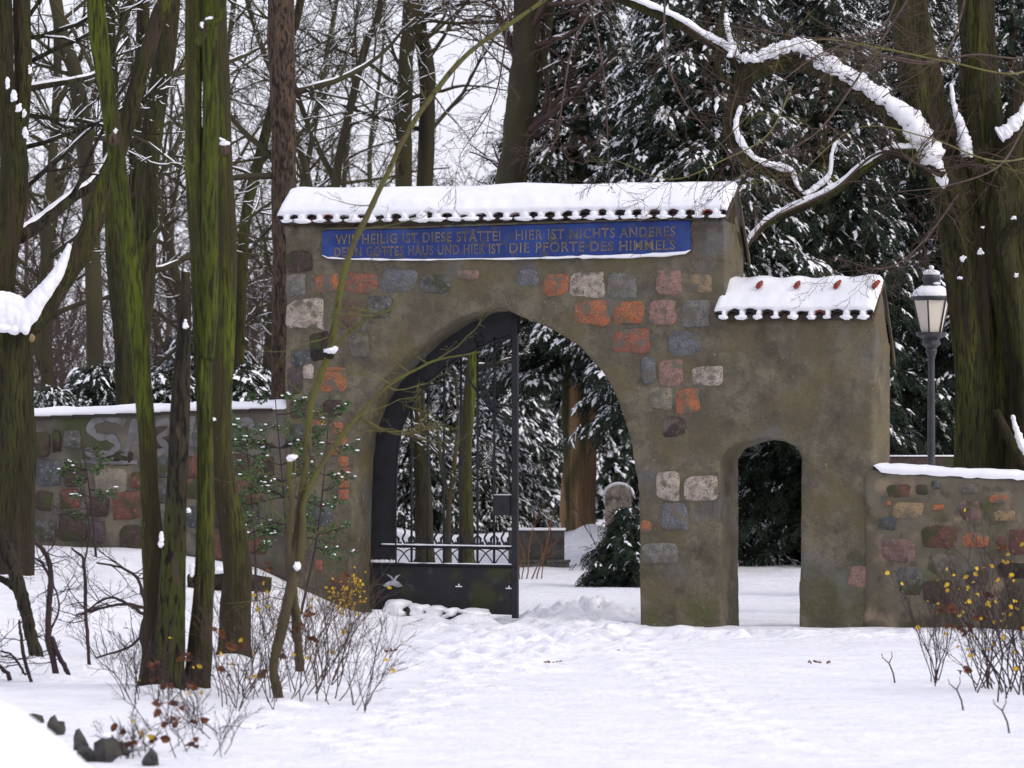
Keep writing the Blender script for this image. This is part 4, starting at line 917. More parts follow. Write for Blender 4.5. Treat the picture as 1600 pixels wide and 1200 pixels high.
sm = MB()
for i, (px, py, rx, rz_) in enumerate(((22, 150, .05, .10), (30, 168, .05, .08), (38, 178, .05, .05), (40, 208, .05, .08), (12, 130, .03, .09), (47, 110, .03, .06))): sm.clump(P(px, py, 59.78), (rx * .6, .05, rz_ * .9), i + 20, 16)
sm.build('bark_snow', M['snow'], LT_, kind='stuff')
sm = MB(); sm.blob(P(50, 528, 59.45), (.035, .05, .05), 3, .2, 10, 7); sm.build('cut_branch_stub', M['st_ochre'], LT_)
rr_ = random.Random(5); br = MB(); sb = MB(); S2 = dict(SPEC); S2['nch'] = (0, 6, 5, 4)
pth = cr([P(28, 370, 60.5), P(60, 350, 60.8), P(110, 310, 61.2), P(150, 280, 61.5), P(200, 190, 62), P(260, 120, 62)], 26); br.tube(pth, np.linspace(.10, .03, 26), 8); snow_on(sb, pth, np.linspace(.10, .03, 26), rr_, 1.6, 1, .9)
pth = cr([P(36, 140, 60.5), P(75, 133, 60.8), P(115, 126, 61), P(155, 112, 61.5), P(200, 60, 62)], 22); br.tube(pth, np.linspace(.045, .02, 22), 7); snow_on(sb, pth, np.linspace(.05, .02, 22), rr_, 1.8, 1, .9)
for px, py, dx, dz in ((40, 100, 1, .3), (36, 60, 1, .1), (45, 180, 1, -.1), (30, 300, 1, .5), (110, 310, .6, .8), (150, 130, .5, .6), (40, 230, 1, .2), (5, 60, 1, .5)):
    grow(br, sb, rr_, P(px, py, 60.6), (dx, .3, dz), 2.0, .03, 1, 3, S2, None, .1, 1.5, .006)
br.build('branches', M['bark_dark'], LT_, kind='stuff'); sb.build('branch_snow', M['snow'], LT_, kind='stuff')

# multi-stemmed clump of green trunks on the bank
dG, _ = gpos(250, 1078); d2, _ = gpos(365, 1028)
c1 = tr('mossy_tree', 'leftmost stem of the green clump, dark ridged below, moss green above', group='mossy trunks on the snowy bank')
stems(c1, [up(Z([(238, 1080, 42), (242, 1010, 38), (240, 900, 36), (233, 780, 29), (228, 660, 27), (219, 560, 27), (205, 420, 27), (193, 320, 27), (181, 230, 27), (165, 130, 27), (150, 0, 27)], dG + .4), -20)], M['bark_moss'], 51, 56, False, 0)
c2 = tr('mossy_tree', 'short black snow flecked stem with a broken top beside the green trunk', group='mossy trunks on the snowy bank')
stems(c2, [Z([(262, 1088, 48), (264, 1000, 45), (270, 900, 40), (276, 760, 33), (282, 620, 28), (289, 500, 19), (290, 425, 12)], dG)], M['bark_dark'], 52, 56, False, 0)
c3 = tr('mossy_tree', 'bright moss green double stem rising straight to the top edge', group='mossy trunks on the snowy bank')
stems(c3, [up(Z([(308, 1078, 40), (313, 1000, 34), (320, 880, 31), (321, 700, 27), (317, 560, 28), (313, 420, 28), (305, 300, 26), (302, 180, 26), (306, 0, 30)], dG + .2)),
           up(Z([(322, 560, 26), (328, 450, 26), (326, 300, 26), (330, 180, 25), (328, 0, 26)], dG + .15), 6), up(Z([(308, 70, 14), (322, 40, 14), (350, -10, 12)], dG - .1), 40)], M['bark_moss'], 53, 56, True, 0, names=['trunk', 'trunk', 'limb'])
c4 = tr('mossy_tree', 'thick smooth green trunk curving out to the right at its foot', group='mossy trunks on the snowy bank')
stems(c4, [up(Z([(365, 1032, 50), (368, 960, 48), (372, 890, 46), (363, 820, 42), (350, 740, 34), (346, 640, 31), (351, 520, 32), (354, 400, 30), (350, 280, 30), (346, 150, 28), (342, 0, 24)], d2))], M['bark_moss'], 54, 56, False, 0, ridge=.05)
sm = MB()
for i, (px, py, rx, rz_, dd) in enumerate(((180, 206, .04, .04, .3), (290, 508, .04, .07, -.2), (295, 797, .05, .04, -.2), (252, 842, .03, .12, -.22), (300, 890, .03, .10, -.1), (290, 425, .04, .04, 0), (315, 38, .04, .04, -.2), (335, 655, .04, .03, -.1))):
    sm.clump(P(px, py, dG + dd * .75), (rx * .45, .012, rz_ * .7), i, 12)
sm.build('trunk_snow', M['snow'], c2, kind='stuff')
mb = MB(); mb.blob(P(178, 218, dG + .2), (.05, .06, .06), 3, .2, 10, 7); mb.build('cut_stub', M['bark_red'], c1)
mb = MB(); mb.blob(P(352, 232, d2 - .1), (.05, .06, .08), 3, .2, 10, 7); mb.build('cut_stub', M['bark_red'], c4)
mb = MB(); mb.blob(P(351, 224, d2 - .12), (.06, .06, .025), 5, .2, 10, 7); mb.tube(cr([P(320, 216, d2 - .2), P(336, 214, d2 - .2), P(352, 220, d2 - .2)], 8), .012, 6); mb.build('stub_snow', M['snow'], c4)

# dark dead log behind the clump
x, y = P(350, 885, 60)[:2]; lg = thing('log', 'snow topped fallen log on the bank behind the green trunks', 'log', (x, y, gz(x, y)), -.1)
mb = MB(); bark_trunk(mb, [(-.42, 0, .10), (0, 0, .13), (.55, .05, .08)], [.10, .12, .09], 14, .05, 3); mb.build('wood', M['bark_dark'], lg)
mb = MB(); mb.blob((-.05, 0, .24), (.38, .14, .05), 2, .3, 16, 7, 3); mb.build('snow', M['snow'], lg)

# ---------------------------------------------------------------- saplings and shrubs in front
def twigset(t, roots, seed, L, r0, mat, lv=2, mx=4, wob=.25, trop=.05, nch=(0, 0, 6, 4), snow=False, ang=34, spread=.35, tilt=(0, 0), leaves=None, nleaf=0, leafsize=.03, minr=.0022, part='stems', lbox=None, t0=.2):
    r_ = random.Random(seed); br = MB(); sn = MB() if snow else None; ends = []
    S2 = dict(SPEC); S2['nseg'] = (8, 8, 7, 5, 4); S2['nch'] = (nch[0] or 6, nch[1] or 6, nch[2], nch[3]); S2['wob'] = (wob,) * 5; S2['trop'] = (trop,) * 5; S2['ang'] = (ang,) * 4; S2['sides'] = (5, 5, 5, 4, 3); S2['ratio'] = (.5, .5, .55, .5)
    for (p, h) in roots:
        br = MB()
        grow(br, sn, r_, p, (tilt[0] + r_.gauss(0, spread), tilt[1] + r_.gauss(0, spread), 1), L * h * r_.uniform(.8, 1.15), r0 * (.6 + .4 * h), lv, mx, S2, ends, t0, .5, minr)
        br.build('stem', mat, t)
    if snow and sn.n: sn.build('snow', M['snow'], t, kind='stuff')
    if leaves:
        lf = MB(); e = ends
        if lbox: e = [q for q in ends if lbox(q)]
        n = min(nleaf, len(e))
        for q in r_.sample(e, n):
            add_leaf(lf, q, leafsize * r_.uniform(.7, 1.3), r_)
        if lf.n: lf.build('leaves', leaves, t, False, 'stuff')
    return ends
def add_leaf(lf, q, s, r_, fold=.3):
    a = r_.uniform(0, 6.28); f = np.array([math.cos(a), math.sin(a) * .6, r_.uniform(-.9, .3)]); f /= np.linalg.norm(f); sd_ = np.cross(f, [r_.gauss(0, .5), 1, r_.gauss(0, .5)]); sd_ /= np.linalg.norm(sd_); n = np.cross(f, sd_)
    q = np.array(q); V = [q, q + f * s * .35 + sd_ * s * .38 + n * s * fold * .4, q + f * s * .8 + sd_ * s * .3 + n * s * fold * .3, q + f * s * 1.15, q + f * s * .8 - sd_ * s * .3 + n * s * fold * .3, q + f * s * .35 - sd_ * s * .38 + n * s * fold * .4, q + f * s * .55]
    lf.add(V, [(0, 1, 2, 6), (6, 2, 3, 4), (0, 6, 4, 5)])

def curved(t, paths, mat, names, seed=0, sides=9, snow=False, twigs=0, tl=.5, tm=None, tr0=.006, mx=4, tz=None):
    """hand drawn thin stems: (px, py, width px, depth)"""
    r_ = random.Random(seed); tb = MB(); sn = MB(); ends = []; S2 = dict(SPEC); S2['nseg'] = (6, 6, 6, 5, 4); S2['nch'] = (5, 5, 5, 4); S2['sides'] = (4, 4, 4, 3, 3); S2['wob'] = (.3,) * 5; S2['trop'] = (.03,) * 5
    for i, path in enumerate(paths):
        pts = [P(a, b_, d) for a, b_, w, d in path]; rad = [w * d / F / 2 for a, b_, w, d in path]; n = max(12, len(path) * 9)
        C = cr(np.concatenate([np.array(pts), np.array(rad)[:, None]], 1), n); C[:, :3] += np.stack([fbm(np.linspace(0, n / 5, n), i + seed, 0, 3) * .012] * 3, -1)
        mb = MB(); mb.tube(C[:, :3], C[:, 3] * (1 + .12 * noise(np.linspace(0, n * .7, n), seed + i, 0, 2)), sides); mb.build(names[i] if isinstance(names, list) else names, mat, t)
        if snow: snow_on(sn, C[:, :3], C[:, 3], r_, .8, .7, .75)
        for k in range(twigs):
            j = r_.randrange(int(n * .3), n); 
            if tz and C[j, 2] < tz: continue
            a = r_.uniform(0, 6.28); grow(tb, None, r_, C[j, :3], (math.cos(a), .4 * math.sin(a), r_.uniform(-.3, .8)), tl * r_.uniform(.5, 1.4), min(tr0, C[j, 3] * .6), 2, mx, S2, ends, .15, 1, .0022)
    if tb.n: tb.build('twigs', tm or mat, t, kind='stuff')
    if sn.n: sn.build('snow', M['snow'], t, kind='stuff')
    return ends

dS, _ = gpos(440, 1090)
sap = tr('sapling', 'long slender yellow green sapling arching up right across the inscription', 'sapling')
q = lambda l: [(a, b_, w * (.95 if b_ > 850 else .76), dS + dd) for a, b_, w, dd in l]
ends = curved(sap, [q([(436, 1108, 18, 0), (428, 1040, 15, 0), (446, 960, 18, 0), (458, 890, 15, .1), (468, 800, 15, .2), (478, 720, 16, .3), (484, 640, 15, .4), (500, 590, 16, .5), (514, 552, 16, .6), (524, 500, 15, .7), (536, 430, 14, .8), (552, 380, 13, 1), (575, 335, 13, 1.2), (602, 278, 12, 1.4), (632, 215, 11, 1.6), (675, 150, 11, 1.9), (730, 85, 10, 2.2), (800, 35, 9, 2.5), (880, -20, 8, 3)]),
             q([(468, 1048, 15, .3), (464, 985, 15, .2), (455, 925, 16, .1), (450, 860, 13, .1), (456, 780, 12, .1), (450, 720, 11, .1)]),
             q([(446, 940, 12, .1), (470, 860, 14, .1), (476, 780, 13, .15), (520, 700, 11, .4), (560, 650, 8, .6), (605, 605, 6, .8), (660, 572, 5, 1), (690, 560, 4, 1.1), (750, 550, 3, 1.2)]),
             q([(516, 552, 8, .6), (545, 520, 6, .7), (580, 495, 5, .8), (612, 485, 3, .9)]), q([(560, 650, 6, .6), (600, 672, 5, .7), (640, 678, 4, .8), (690, 660, 3, .9)])],
             M['bark_sap'], ['trunk', 'stem', 'limb', 'limb', 'limb'], 3, 12, False, 10, .55, M['twig_green'])
sm = MB(); sm.blob(P(516, 548, dS + .4), (.06, .05, .025), 2, .4, 10, 7, 3); sm.blob(P(522, 546, dS + .4), (.03, .05, .03), 4, .4, 10, 7, 3); sm.blob(P(455, 715, dS), (.05, .05, .03), 4, .4, 10, 7, 3); sm.blob(P(464, 885, dS), (.03, .05, .04), 8, .4, 10, 7, 3); sm.build('snow_pocket', M['snow'], sap, kind='stuff')
mb = MB(); mb.blob(P(514, 553, dS + .45), (.055, .05, .04), 2, .4, 10, 7, 3); mb.build('dark_knot', M['bark_dark'], sap)

# hollies: fine evergreen sprays in front of the wall
def holly(label, cx, cy, d, seed, n, w, h, base):
    t = tr('holly_bush', label, 'bush', 'young hollies in front of the wall'); r_ = random.Random(seed); br = MB(); lf = MB(); sn = MB(); S2 = dict(SPEC); S2['nseg'] = (6, 6, 5, 4, 3); S2['sides'] = (4, 4, 4, 3, 3); S2['nch'] = (6, 6, 6, 4); S2['trop'] = (.0,) * 5; S2['wob'] = (.25,) * 5
    main = cr([P(*base, d), P((base[0] + cx) / 2 + 5, (base[1] + cy) / 2, d), P(cx, cy - h * .4, d)], 16); br.tube(main, np.linspace(.016, .005, 16), 6); ends = []
    for k in range(n):
        j = r_.randrange(6, 16); a = r_.choice([-1, 1]); grow(br, None, r_, main[j], (a, r_.uniform(-.4, .4), r_.uniform(-.3, .7)), w * d / F * r_.uniform(.5, 1.3), .008, 2, 4, S2, ends, .1, 1, .003)
    for e in ends:
        for _ in range(r_.choice((0, 1, 1, 2))): add_leaf(lf, np.array(e) + [r_.uniform(-.02, .02), 0, r_.uniform(-.02, .02)], r_.uniform(.018, .036), r_)
        if r_.random() < .022: sn.blob(np.array(e) + [0, -.01, .012], (r_.uniform(.012, .03), .015, .009), r_.random() * 9, .4, 7, 5)
    br.build('branches', M['twig_dark'], t, kind='stuff'); lf.build('leaves', M['holly'], t, False, 'stuff'); sn.build('snow', M['snow'], t, True, 'stuff')
holly('green holly sprays hanging before the wall just left of the gateway', 430, 690, 57, 3, 26, 75, 170, (452, 930))
holly('small leafy holly between the thick green trunk and the sapling', 385, 740, 58, 5, 14, 45, 130, (400, 940))
holly('tiny holly in front of the graffiti at far left', 125, 700, 61, 7, 8, 35, 70, (150, 870))
holly('airy holly sprays in front of the left gateway pier', 515, 690, 56, 9, 12, 50, 120, (470, 960))

# dark crooked saplings at lower left
dc = gpos(85, 1055)[0]
t = tr('sapling', 'black crooked sapling with forked top left of the straight one', 'sapling', 'bare dark saplings on the left bank')
curved(t, [Z([(88, 1062, 10), (76, 1000, 11), (76, 960, 10), (80, 900, 9), (72, 868, 8), (55, 848, 6)], dc), Z([(112, 1066, 7), (96, 1030, 8), (80, 995, 8)], dc), Z([(80, 905, 6), (66, 880, 4), (48, 868, 3)], dc), Z([(76, 990, 4), (92, 950, 3), (80, 900, 3)], dc)], M['twig_dark'], 'stem', 5, 8, False, 5, .4)
t = tr('sapling', 'straight thin dark sapling standing alone on the left bank', 'sapling', 'bare dark saplings on the left bank')
d3 = gpos(140, 1048)[0]; curved(t, [Z([(140, 1050, 6), (136, 980, 6), (134, 920, 6), (130, 875, 5), (112, 855, 3)], d3), Z([(132, 880, 3), (140, 830, 3), (132, 760, 2)], d3)], M['twig_dark'], 'stem', 6, 7, False, 6, .5)
t = tr('sapling', 'thick leaning dark stem at the left edge, snow on its upper side', 'sapling', 'bare dark saplings on the left bank')
d4 = gpos(55, 1032)[0]; curved(t, [Z([(60, 1036, 22), (46, 980, 20), (34, 930, 22), (14, 870, 24), (-20, 800, 24), (-60, 720, 24)], d4), Z([(30, 925, 12), (2, 905, 10), (-30, 900, 8)], d4)], M['bark_dark'], 'stem', 7, 12, True, 4, .4, M['twig_dark'])
t = tr('sapling', 'low twisted twig sapling nearest the left edge', 'sapling', 'bare dark saplings on the left bank')
d5 = gpos(45, 1066)[0]; curved(t, [Z([(48, 1068, 6), (36, 1020, 6), (32, 985, 5), (28, 970, 3)], d5), Z([(16, 1062, 8), (2, 1040, 6), (-20, 1020, 5)], d5), Z([(40, 1055, 4), (26, 1030, 4), (2, 1015, 3)], d5)], M['twig_dark'], 'stem', 8, 7, False, 5, .35)
# branch sprays reaching left from the clump
t = tr('sapling', 'fine arching black branches reaching left from the dark stem over the snow', 'sapling', 'bare dark saplings on the left bank')
d6 = gpos(222, 1030)[0]; curved(t, [Z([(226, 1040, 8), (222, 990, 7), (226, 952, 6), (190, 945, 5), (160, 950, 4), (120, 960, 3)], d6), Z([(224, 960, 6), (200, 942, 5), (165, 935, 4), (130, 960, 3)], d6), Z([(226, 940, 6), (216, 905, 5), (190, 888, 4), (150, 880, 3)], d6), Z([(224, 990, 5), (200, 1012, 4), (150, 1028, 3)], d6)], M['twig_dark'], 'stem', 9, 7, False, 8, .45)

# thickets of thin stems
def shrub(label, spots, seed, L, r0, mat, group, ny=0, nb=0, **kw):
    c = gpos(*spots[0][:2])[1]; t = thing('shrub', label, 'shrub', (0, 0, 0), 0, group); roots = [(gpos(a, b_)[1] - [0, 0, .03], h) for a, b_, h in spots]
    ends = twigset(t, roots, seed, L, r0, mat, leaves=M['leaf_yellow'] if ny else None, nleaf=ny, leafsize=.044, **kw)
    r_ = random.Random(seed)
    for k in range(nb):
        if not ends: break
        e = r_.choice(ends); lf = MB()
        for j in range(3): add_leaf(lf, np.array(e) + [r_.uniform(-.02, .02), 0, r_.uniform(-.02, .02)], r_.uniform(.05, .085), r_, .9)
        lf.build('dry_leaf', M['leaf_brown'], t, False)
    return ends
GT = 'leafless shrubs along the path on the left'
def spread(cx, cy, w, hgt, n, seed, h0=.5, h1=1.1):
    r_ = random.Random(seed); return [(cx + r_.uniform(-w, w), cy + r_.uniform(-hgt, hgt), r_.uniform(h0, h1)) for _ in range(n)]
shrub('twiggy shrub at the feet of the black ridged stems', spread(240, 1085, 45, 14, 20, 1), 61, .75, .0055, M['twig_dark'], GT, 6, 3)
shrub('dense brown shrub between the green trunk and the sapling with a few yellow leaves', spread(385, 1090, 45, 22, 26, 2), 62, .9, .006, M['twig_brown'], GT, 10, 7)
shrub('wide brown shrub right of the sapling leaning over the snowy path', spread(490, 1075, 38, 26, 32, 3), 63, 1.15, .0065, M['twig_brown'], GT, 8, 4, tilt=(.35, 0))
shrub('thin outermost shrub with fine arching twigs nearest the path', spread(560, 1110, 12, 10, 9, 4), 64, .95, .005, M['twig_dark'], GT, 3, 0, tilt=(.15, 0), spread=.25)
shrub('shrub with red brown stems behind the sapling foot', spread(420, 1010, 60, 15, 18, 5), 65, .9, .0055, M['twig_brown'], GT, 10, 2)
shrub('sprawling low twigs on the snow at bottom left with curled brown leaves', spread(300, 1160, 80, 30, 20, 6, .4, 1), 66, .7, .005, M['twig_dark'], GT, 5, 8, tilt=(.1, 0), spread=.8)
shrub('bare bush close to the left gateway pier with clusters of bright yellow leaves', spread(535, 965, 34, 8, 15, 7), 67, .62, .005, M['twig_brown'], GT, 110, 0, tilt=(.3, 0))
shrub('sparse low twigs at the very bottom beside the dark rocks', spread(215, 1185, 30, 10, 10, 8, .4, .9), 68, .6, .006, M['twig_dark'], GT, 2, 3, spread=.8)
GR = 'leafless shrubs at the lower right'
shrub('fan of straight dark stems left in the lower right thicket', spread(1460, 1068, 7, 5, 8, 9, .8, 1.1), 71, .95, .0065, M['twig_dark'], GR, 4, 2, spread=.22, ang=22)
shrub('thick dark bush at the right edge with yellow green leaves', spread(1585, 1088, 45, 14, 26, 10, .8, 1.3), 72, 1.15, .0075, M['twig_dark'], GR, 60, 3, spread=.3, tilt=(-.12, 0), ang=26)
shrub('middle clump of dark stems holding brown leaves in the lower right thicket', spread(1545, 1075, 22, 8, 13, 11, .8, 1.15), 73, .95, .007, M['twig_dark'], GR, 8, 9, spread=.3, tilt=(-.1, 0), ang=26)
shrub('fine brown stems against the foot of the right wall', spread(1520, 985, 60, 6, 16, 12, .6, 1.1), 74, .85, .0045, M['twig_brown'], GR, 14, 0, spread=.2, ang=20)
for i, (px, py, L, lab) in enumerate(((1399, 1067, .30, 'small forked twig standing alone in the snow left of the right thicket'), (1506, 1110, .28, 'little branching twig below the fan of dark stems'), (1578, 1145, .28, 'bent twig at the bottom right with a dark leaf'))):
    d, p = gpos(px, py); t = thing('twig', lab, 'twig', (0, 0, 0), 0, 'single twigs poking from the snow'); mb = MB()
    e = p + np.array([-.06, 0, L * .62]); mb.tube([p - [0, 0, .03], p + [-.02, 0, L * .3], e], [.008, .007, .006], 6); mb.tube([e, e + [-.06, 0, .05], e + [-.07, 0, .09]], [.006, .004, .003], 5); mb.tube([e, e + [.03, 0, .06], e + [.025, 0, .11]], [.006, .004, .003], 5); mb.build('stem', M['twig_dark'], t)

# rocks breaking the snow at bottom left
for i, (px, py, w, h, lab) in enumerate(((52, 1130, 9, 10, 'smallest dark rock tip at the edge of the snow bank'), (86, 1148, 9, 18, 'slim leaning dark rock, second from the snow bank'), (124, 1172, 7, 20, 'narrow upright dark rock left of the biggest rock'), (136, 1190, 9, 14, 'low dark rock at the bottom below the narrow one'),
                                       (164, 1190, 13, 28, 'biggest dark rock standing in the snow at bottom left'), (187, 1180, 11, 16, 'tilted dark rock leaning on the biggest one'), (236, 1196, 8, 14, 'separate dark rock to the right of the others'))):
    d, p = gpos(px, py, 30, 60); t = thing('rock', lab, 'rock', tuple(p), rng.uniform(-.3, .3), 'dark rocks poking out of the snow'); mb = MB()
    mb.blob((0, 0, h * d / F * .42), (w * d / F * 1.5, .09, h * d / F * 1.15), i * 3, .5, 10, 7, 1.7); mb.build('stone', M['dark_stone'], t, False)
    if i in (4, 5): m2 = MB(); m2.blob((.01, -.01, h * d / F * 1.45), (w * d / F * .8, .06, .02), i, .3, 10, 6); m2.build('snow', M['snow'], t)

# litter on the path
r_ = random.Random(12)
for i, (px, py, lab) in enumerate(((612, 1020, 'dark pinnate leaf lying on the snow beside the yellow leaved twigs'), (1276, 1038, 'dark crumb of bark on the trodden ridge of snow right of centre'), (957, 1022, 'greyish clump of dirty snow and grit in the middle of the path'), (862, 1038, 'tiny dark twig on the path left of the gritty clump'))):
    d, p = gpos(px, py, 36, 63.5); lf = MB()
    for k in range(9): add_leaf(lf, p + [r_.uniform(-.12, .12), r_.uniform(-.1, .1), .03], r_.uniform(.025, .045), r_)
    o = lf.build('leaf_litter', M['leaf_brown'], None, False); o['label'] = lab; o['category'] = 'leaf litter'; o['group'] = 'litter on the snowy path'

# ---------------------------------------------------------------- the great tree on the right
BT = tr('gnarled_tree', 'massive mossy multi stemmed tree behind the right wall, snow on its arching limbs')
dB = 66.5
stems(BT, [Z([(1524, 900, 66), (1522, 740, 58), (1522, 600, 58), (1518, 480, 60), (1512, 400, 66), (1494, 320, 60), (1470, 230, 56), (1440, 140, 58), (1418, 0, 56), (1400, -200, 44)], dB),
           Z([(1556, 900, 80), (1552, 740, 72), (1556, 600, 68), (1550, 480, 66), (1545, 380, 80), (1540, 300, 70), (1538, 200, 60), (1530, 100, 56), (1526, 0, 50), (1530, -200, 40)], dB + .25),
           Z([(1612, 900, 70), (1606, 740, 66), (1604, 600, 60), (1592, 480, 62), (1572, 380, 70), (1572, 300, 60), (1590, 200, 48), (1618, 120, 44), (1650, 0, 36)], dB - .15),
           Z([(1498, 330, 34), (1466, 268, 42), (1430, 215, 46), (1390, 172, 42), (1340, 132, 40), (1290, 104, 40), (1250, 88, 46), (1205, 92, 44), (1170, 112, 34), (1152, 150, 26), (1142, 200, 24), (1160, 238, 22), (1195, 262, 20), (1230, 276, 20), (1256, 312, 16)], dB - .5),
           Z([(1474, 275, 26), (1432, 240, 20), (1390, 240, 18), (1350, 262, 16), (1300, 300, 15), (1240, 328, 14), (1200, 348, 12), (1172, 376, 10), (1158, 402, 9)], dB - .6),
           Z([(1170, 108, 26), (1140, 82, 20), (1105, 62, 18), (1060, 36, 18), (1010, 14, 16), (960, -6, 14), (900, -40, 10)], dB - .4),
           Z([(1620, 330, 18), (1580, 360, 16), (1560, 400, 14)], dB - .5),
           Z([(1556, 640, 10), (1580, 690, 14), (1604, 730, 14)], dB - .55),
           Z([(1170, 118, 16), (1138, 128, 12), (1120, 100, 9), (1125, 40, 8), (1132, 0, 6)], dB - .45)],
      M['bark_moss_brown'], 88, 64, False, 0, lobes=4, ridge=.12, names=['trunk', 'trunk', 'trunk'] + ['limb'] * 6)
sb = MB(); rr_ = random.Random(9)
def thick_snow(path, wf=1.0, hf=.7, d=dB - .62, off=.5, seed=0):
    C = cr([(*P(a, b_, d), w * d / F / 2) for a, b_, w in path], len(path) * 16); n = len(C)
    nn = noise(np.arange(n) * .22, seed, 0, 3) * .18 + noise(np.arange(n) * .6, seed, 0, 5) * .10
    pts = C[:, :3].copy(); pts[:, 2] += C[:, 3] * off; r1 = C[:, 3] * wf * (1 + nn); r1[0] *= .35; r1[-1] *= .35
    m_ = MB(); m_.tube(pts, r1, 14, rmul=1 + .20 * noise(np.arange(n)[:, None] * .22, np.arange(14)[None, :] * 1.1, seed, 8) + .12 * noise(np.arange(n)[:, None] * .5, np.arange(14)[None, :] * 1.9, seed, 18)); m_.build('limb_snow', M['snow'], BT)
thick_snow([(1476, 296, 10), (1466, 270, 30), (1448, 236, 40), (1425, 198, 40), (1395, 170, 32), (1360, 145, 30), (1325, 122, 28), (1285, 100, 30), (1262, 82, 34), (1240, 78, 28), (1210, 84, 24), (1180, 94, 20), (1158, 92, 16)], .95, off=.35, seed=1)
thick_snow([(1436, 228, 10), (1420, 230, 10), (1390, 233, 9), (1350, 255, 9), (1300, 293, 9), (1240, 321, 9), (1200, 341, 8), (1172, 370, 6), (1160, 398, 5)], 1.0, off=.2, seed=2, d=dB - .64)
thick_snow([(1158, 165, 6), (1150, 195, 9), (1158, 222, 11), (1176, 244, 8), (1195, 254, 9), (1222, 262, 11), (1238, 268, 9), (1246, 290, 6), (1258, 304, 4)], 1.0, off=.1, seed=3)
thick_snow([(1160, 98, 12), (1140, 76, 11), (1105, 56, 10), (1060, 28, 10), (1010, 6, 9), (960, -12, 8)], 1.0, off=.3, seed=4, d=dB - .5)
thick_snow([(1140, 90, 8), (1143, 70, 9), (1136, 40, 8), (1134, 20, 6)], 1, off=0, seed=5)
thick_snow([(1486, 130, 5), (1492, 170, 9), (1502, 200, 16), (1508, 230, 22), (1512, 245, 16)], 1, off=0, seed=6, d=dB - .3)
thick_snow([(1560, 212, 22), (1575, 203, 22), (1592, 184, 16), (1604, 160, 10), (1612, 140, 6)], 1, off=0, seed=7, d=dB - .5)
thick_snow([(1258, 303, 8), (1275, 292, 9), (1296, 272, 8), (1300, 240, 6), (1308, 222, 5), (1325, 236, 4)], 1, off=0, seed=8)
thick_snow([(1582, 648, 5), (1588, 672, 9), (1598, 700, 10), (1608, 718, 6)], 1, off=0, seed=9, d=dB - .75)
for i, (px, py, rx, rz_) in enumerate(((1504, 404, .08, .05), (1532, 394, .06, .08), (1500, 434, .07, .03), (1584, 340, .06, .04), (1588, 430, .04, .05), (1518, 243, .04, .04), (1535, 355, .05, .02))):
    sb.clump(P(px, py, dB - .60), (rx * .6, .02, rz_ * .6), i, 14)
sb.build('bark_snow', M['snow'], BT, kind='stuff')
# its fine twigs: hanging over the roof and across the upper right
br = MB(); sn = MB(); S2 = dict(SPEC); S2['nseg'] = (8, 8, 7, 5, 4); S2['nch'] = (6, 7, 6, 4); S2['sides'] = (5, 5, 4, 3, 3); S2['wob'] = (.22,) * 5; S2['trop'] = (-.02,) * 5
def limbtw(path, n, tl, mbx, seed, r1=.012, drop=-.4, r2=.004):
    r_ = random.Random(seed); C = cr([P(a, b_, d) for a, b_, d in path], len(path) * 8); m = len(C); rad = np.linspace(r1, r2, m); mbx.tube(C, rad, 6)
    for k in range(n):
        j = r_.randrange(2, m); a = r_.uniform(0, 6.28); grow(mbx, None, r_, C[j], (math.cos(a), .5 * math.sin(a), r_.uniform(drop - .5, drop + .7)), tl * r_.uniform(.5, 1.3), rad[j] * .6, 2, 4, S2, None, .15, 1, .0028)
for i, pth in enumerate(([(1418, -60, 66), (1380, 40, 64), (1300, 60, 62), (1200, 50, 60), (1080, 30, 59)], [(1526, -80, 66), (1480, 80, 63), (1400, 90, 61), (1320, 70, 60), (1230, 120, 59), (1120, 230, 58), (1060, 262, 57.5)],
                         [(1650, 60, 66), (1600, 90, 62), (1520, 85, 60), (1440, 100, 59), (1350, 80, 58)], [(1418, 0, 66), (1300, 180, 63), (1240, 230, 62), (1180, 260, 61), (1120, 300, 60)],
                         [(1600, 200, 66), (1560, 260, 62), (1480, 290, 60), (1400, 300, 59)], [(900, -60, 64), (930, 40, 62), (945, 130, 61), (950, 230, 60), (952, 290, 59.6)], [(960, -40, 64), (900, 60, 62), (880, 150, 60), (868, 220, 59), (830, 260, 58.5)],
                         [(800, -80, 62), (790, 60, 60), (770, 160, 59), (720, 240, 58)], [(1040, -40, 64), (1040, 80, 61), (1070, 160, 60), (1130, 230, 59), (1150, 270, 58.5)], [(1500, 300, 66), (1440, 380, 64), (1380, 420, 63), (1300, 400, 62)])):
    limbtw(pth, (22, 24, 20, 22, 16, 10, 18, 12, 12, 20)[i], (1.0, .9, .9, .8, .8, .5, .6, .6, .6, .9)[i], br, 100 + i, .016)
for i, pth in enumerate(([(1500, 320, 66), (1450, 236, 65.8), (1395, 170, 65.8), (1325, 122, 65.8), (1250, 85, 65.8), (1160, 95, 65.9), (1060, 32, 66)], [(1470, 275, 65.7), (1380, 238, 65.7), (1300, 298, 65.7), (1200, 346, 65.7), (1160, 400, 65.7)], [(1160, 110, 65.9), (1142, 200, 65.9), (1195, 262, 65.9), (1256, 312, 65.8)])):
    limbtw(pth, (40, 22, 16)[i], .75, br, 200 + i, .02, .5, .01)
br.build('twigs', M['twig_brown'], BT, kind='stuff')
br = MB(); limbtw([(1660, 40, 66), (1600, 112, 58), (1480, 96, 57), (1380, 76, 56.5), (1280, 62, 56), (1180, 90, 55.5)], 9, .8, br, 140, .014); limbtw([(1660, 230, 66), (1560, 252, 60), (1450, 215, 58), (1340, 200, 57.5), (1240, 280, 57)], 8, .8, br, 141, .012)
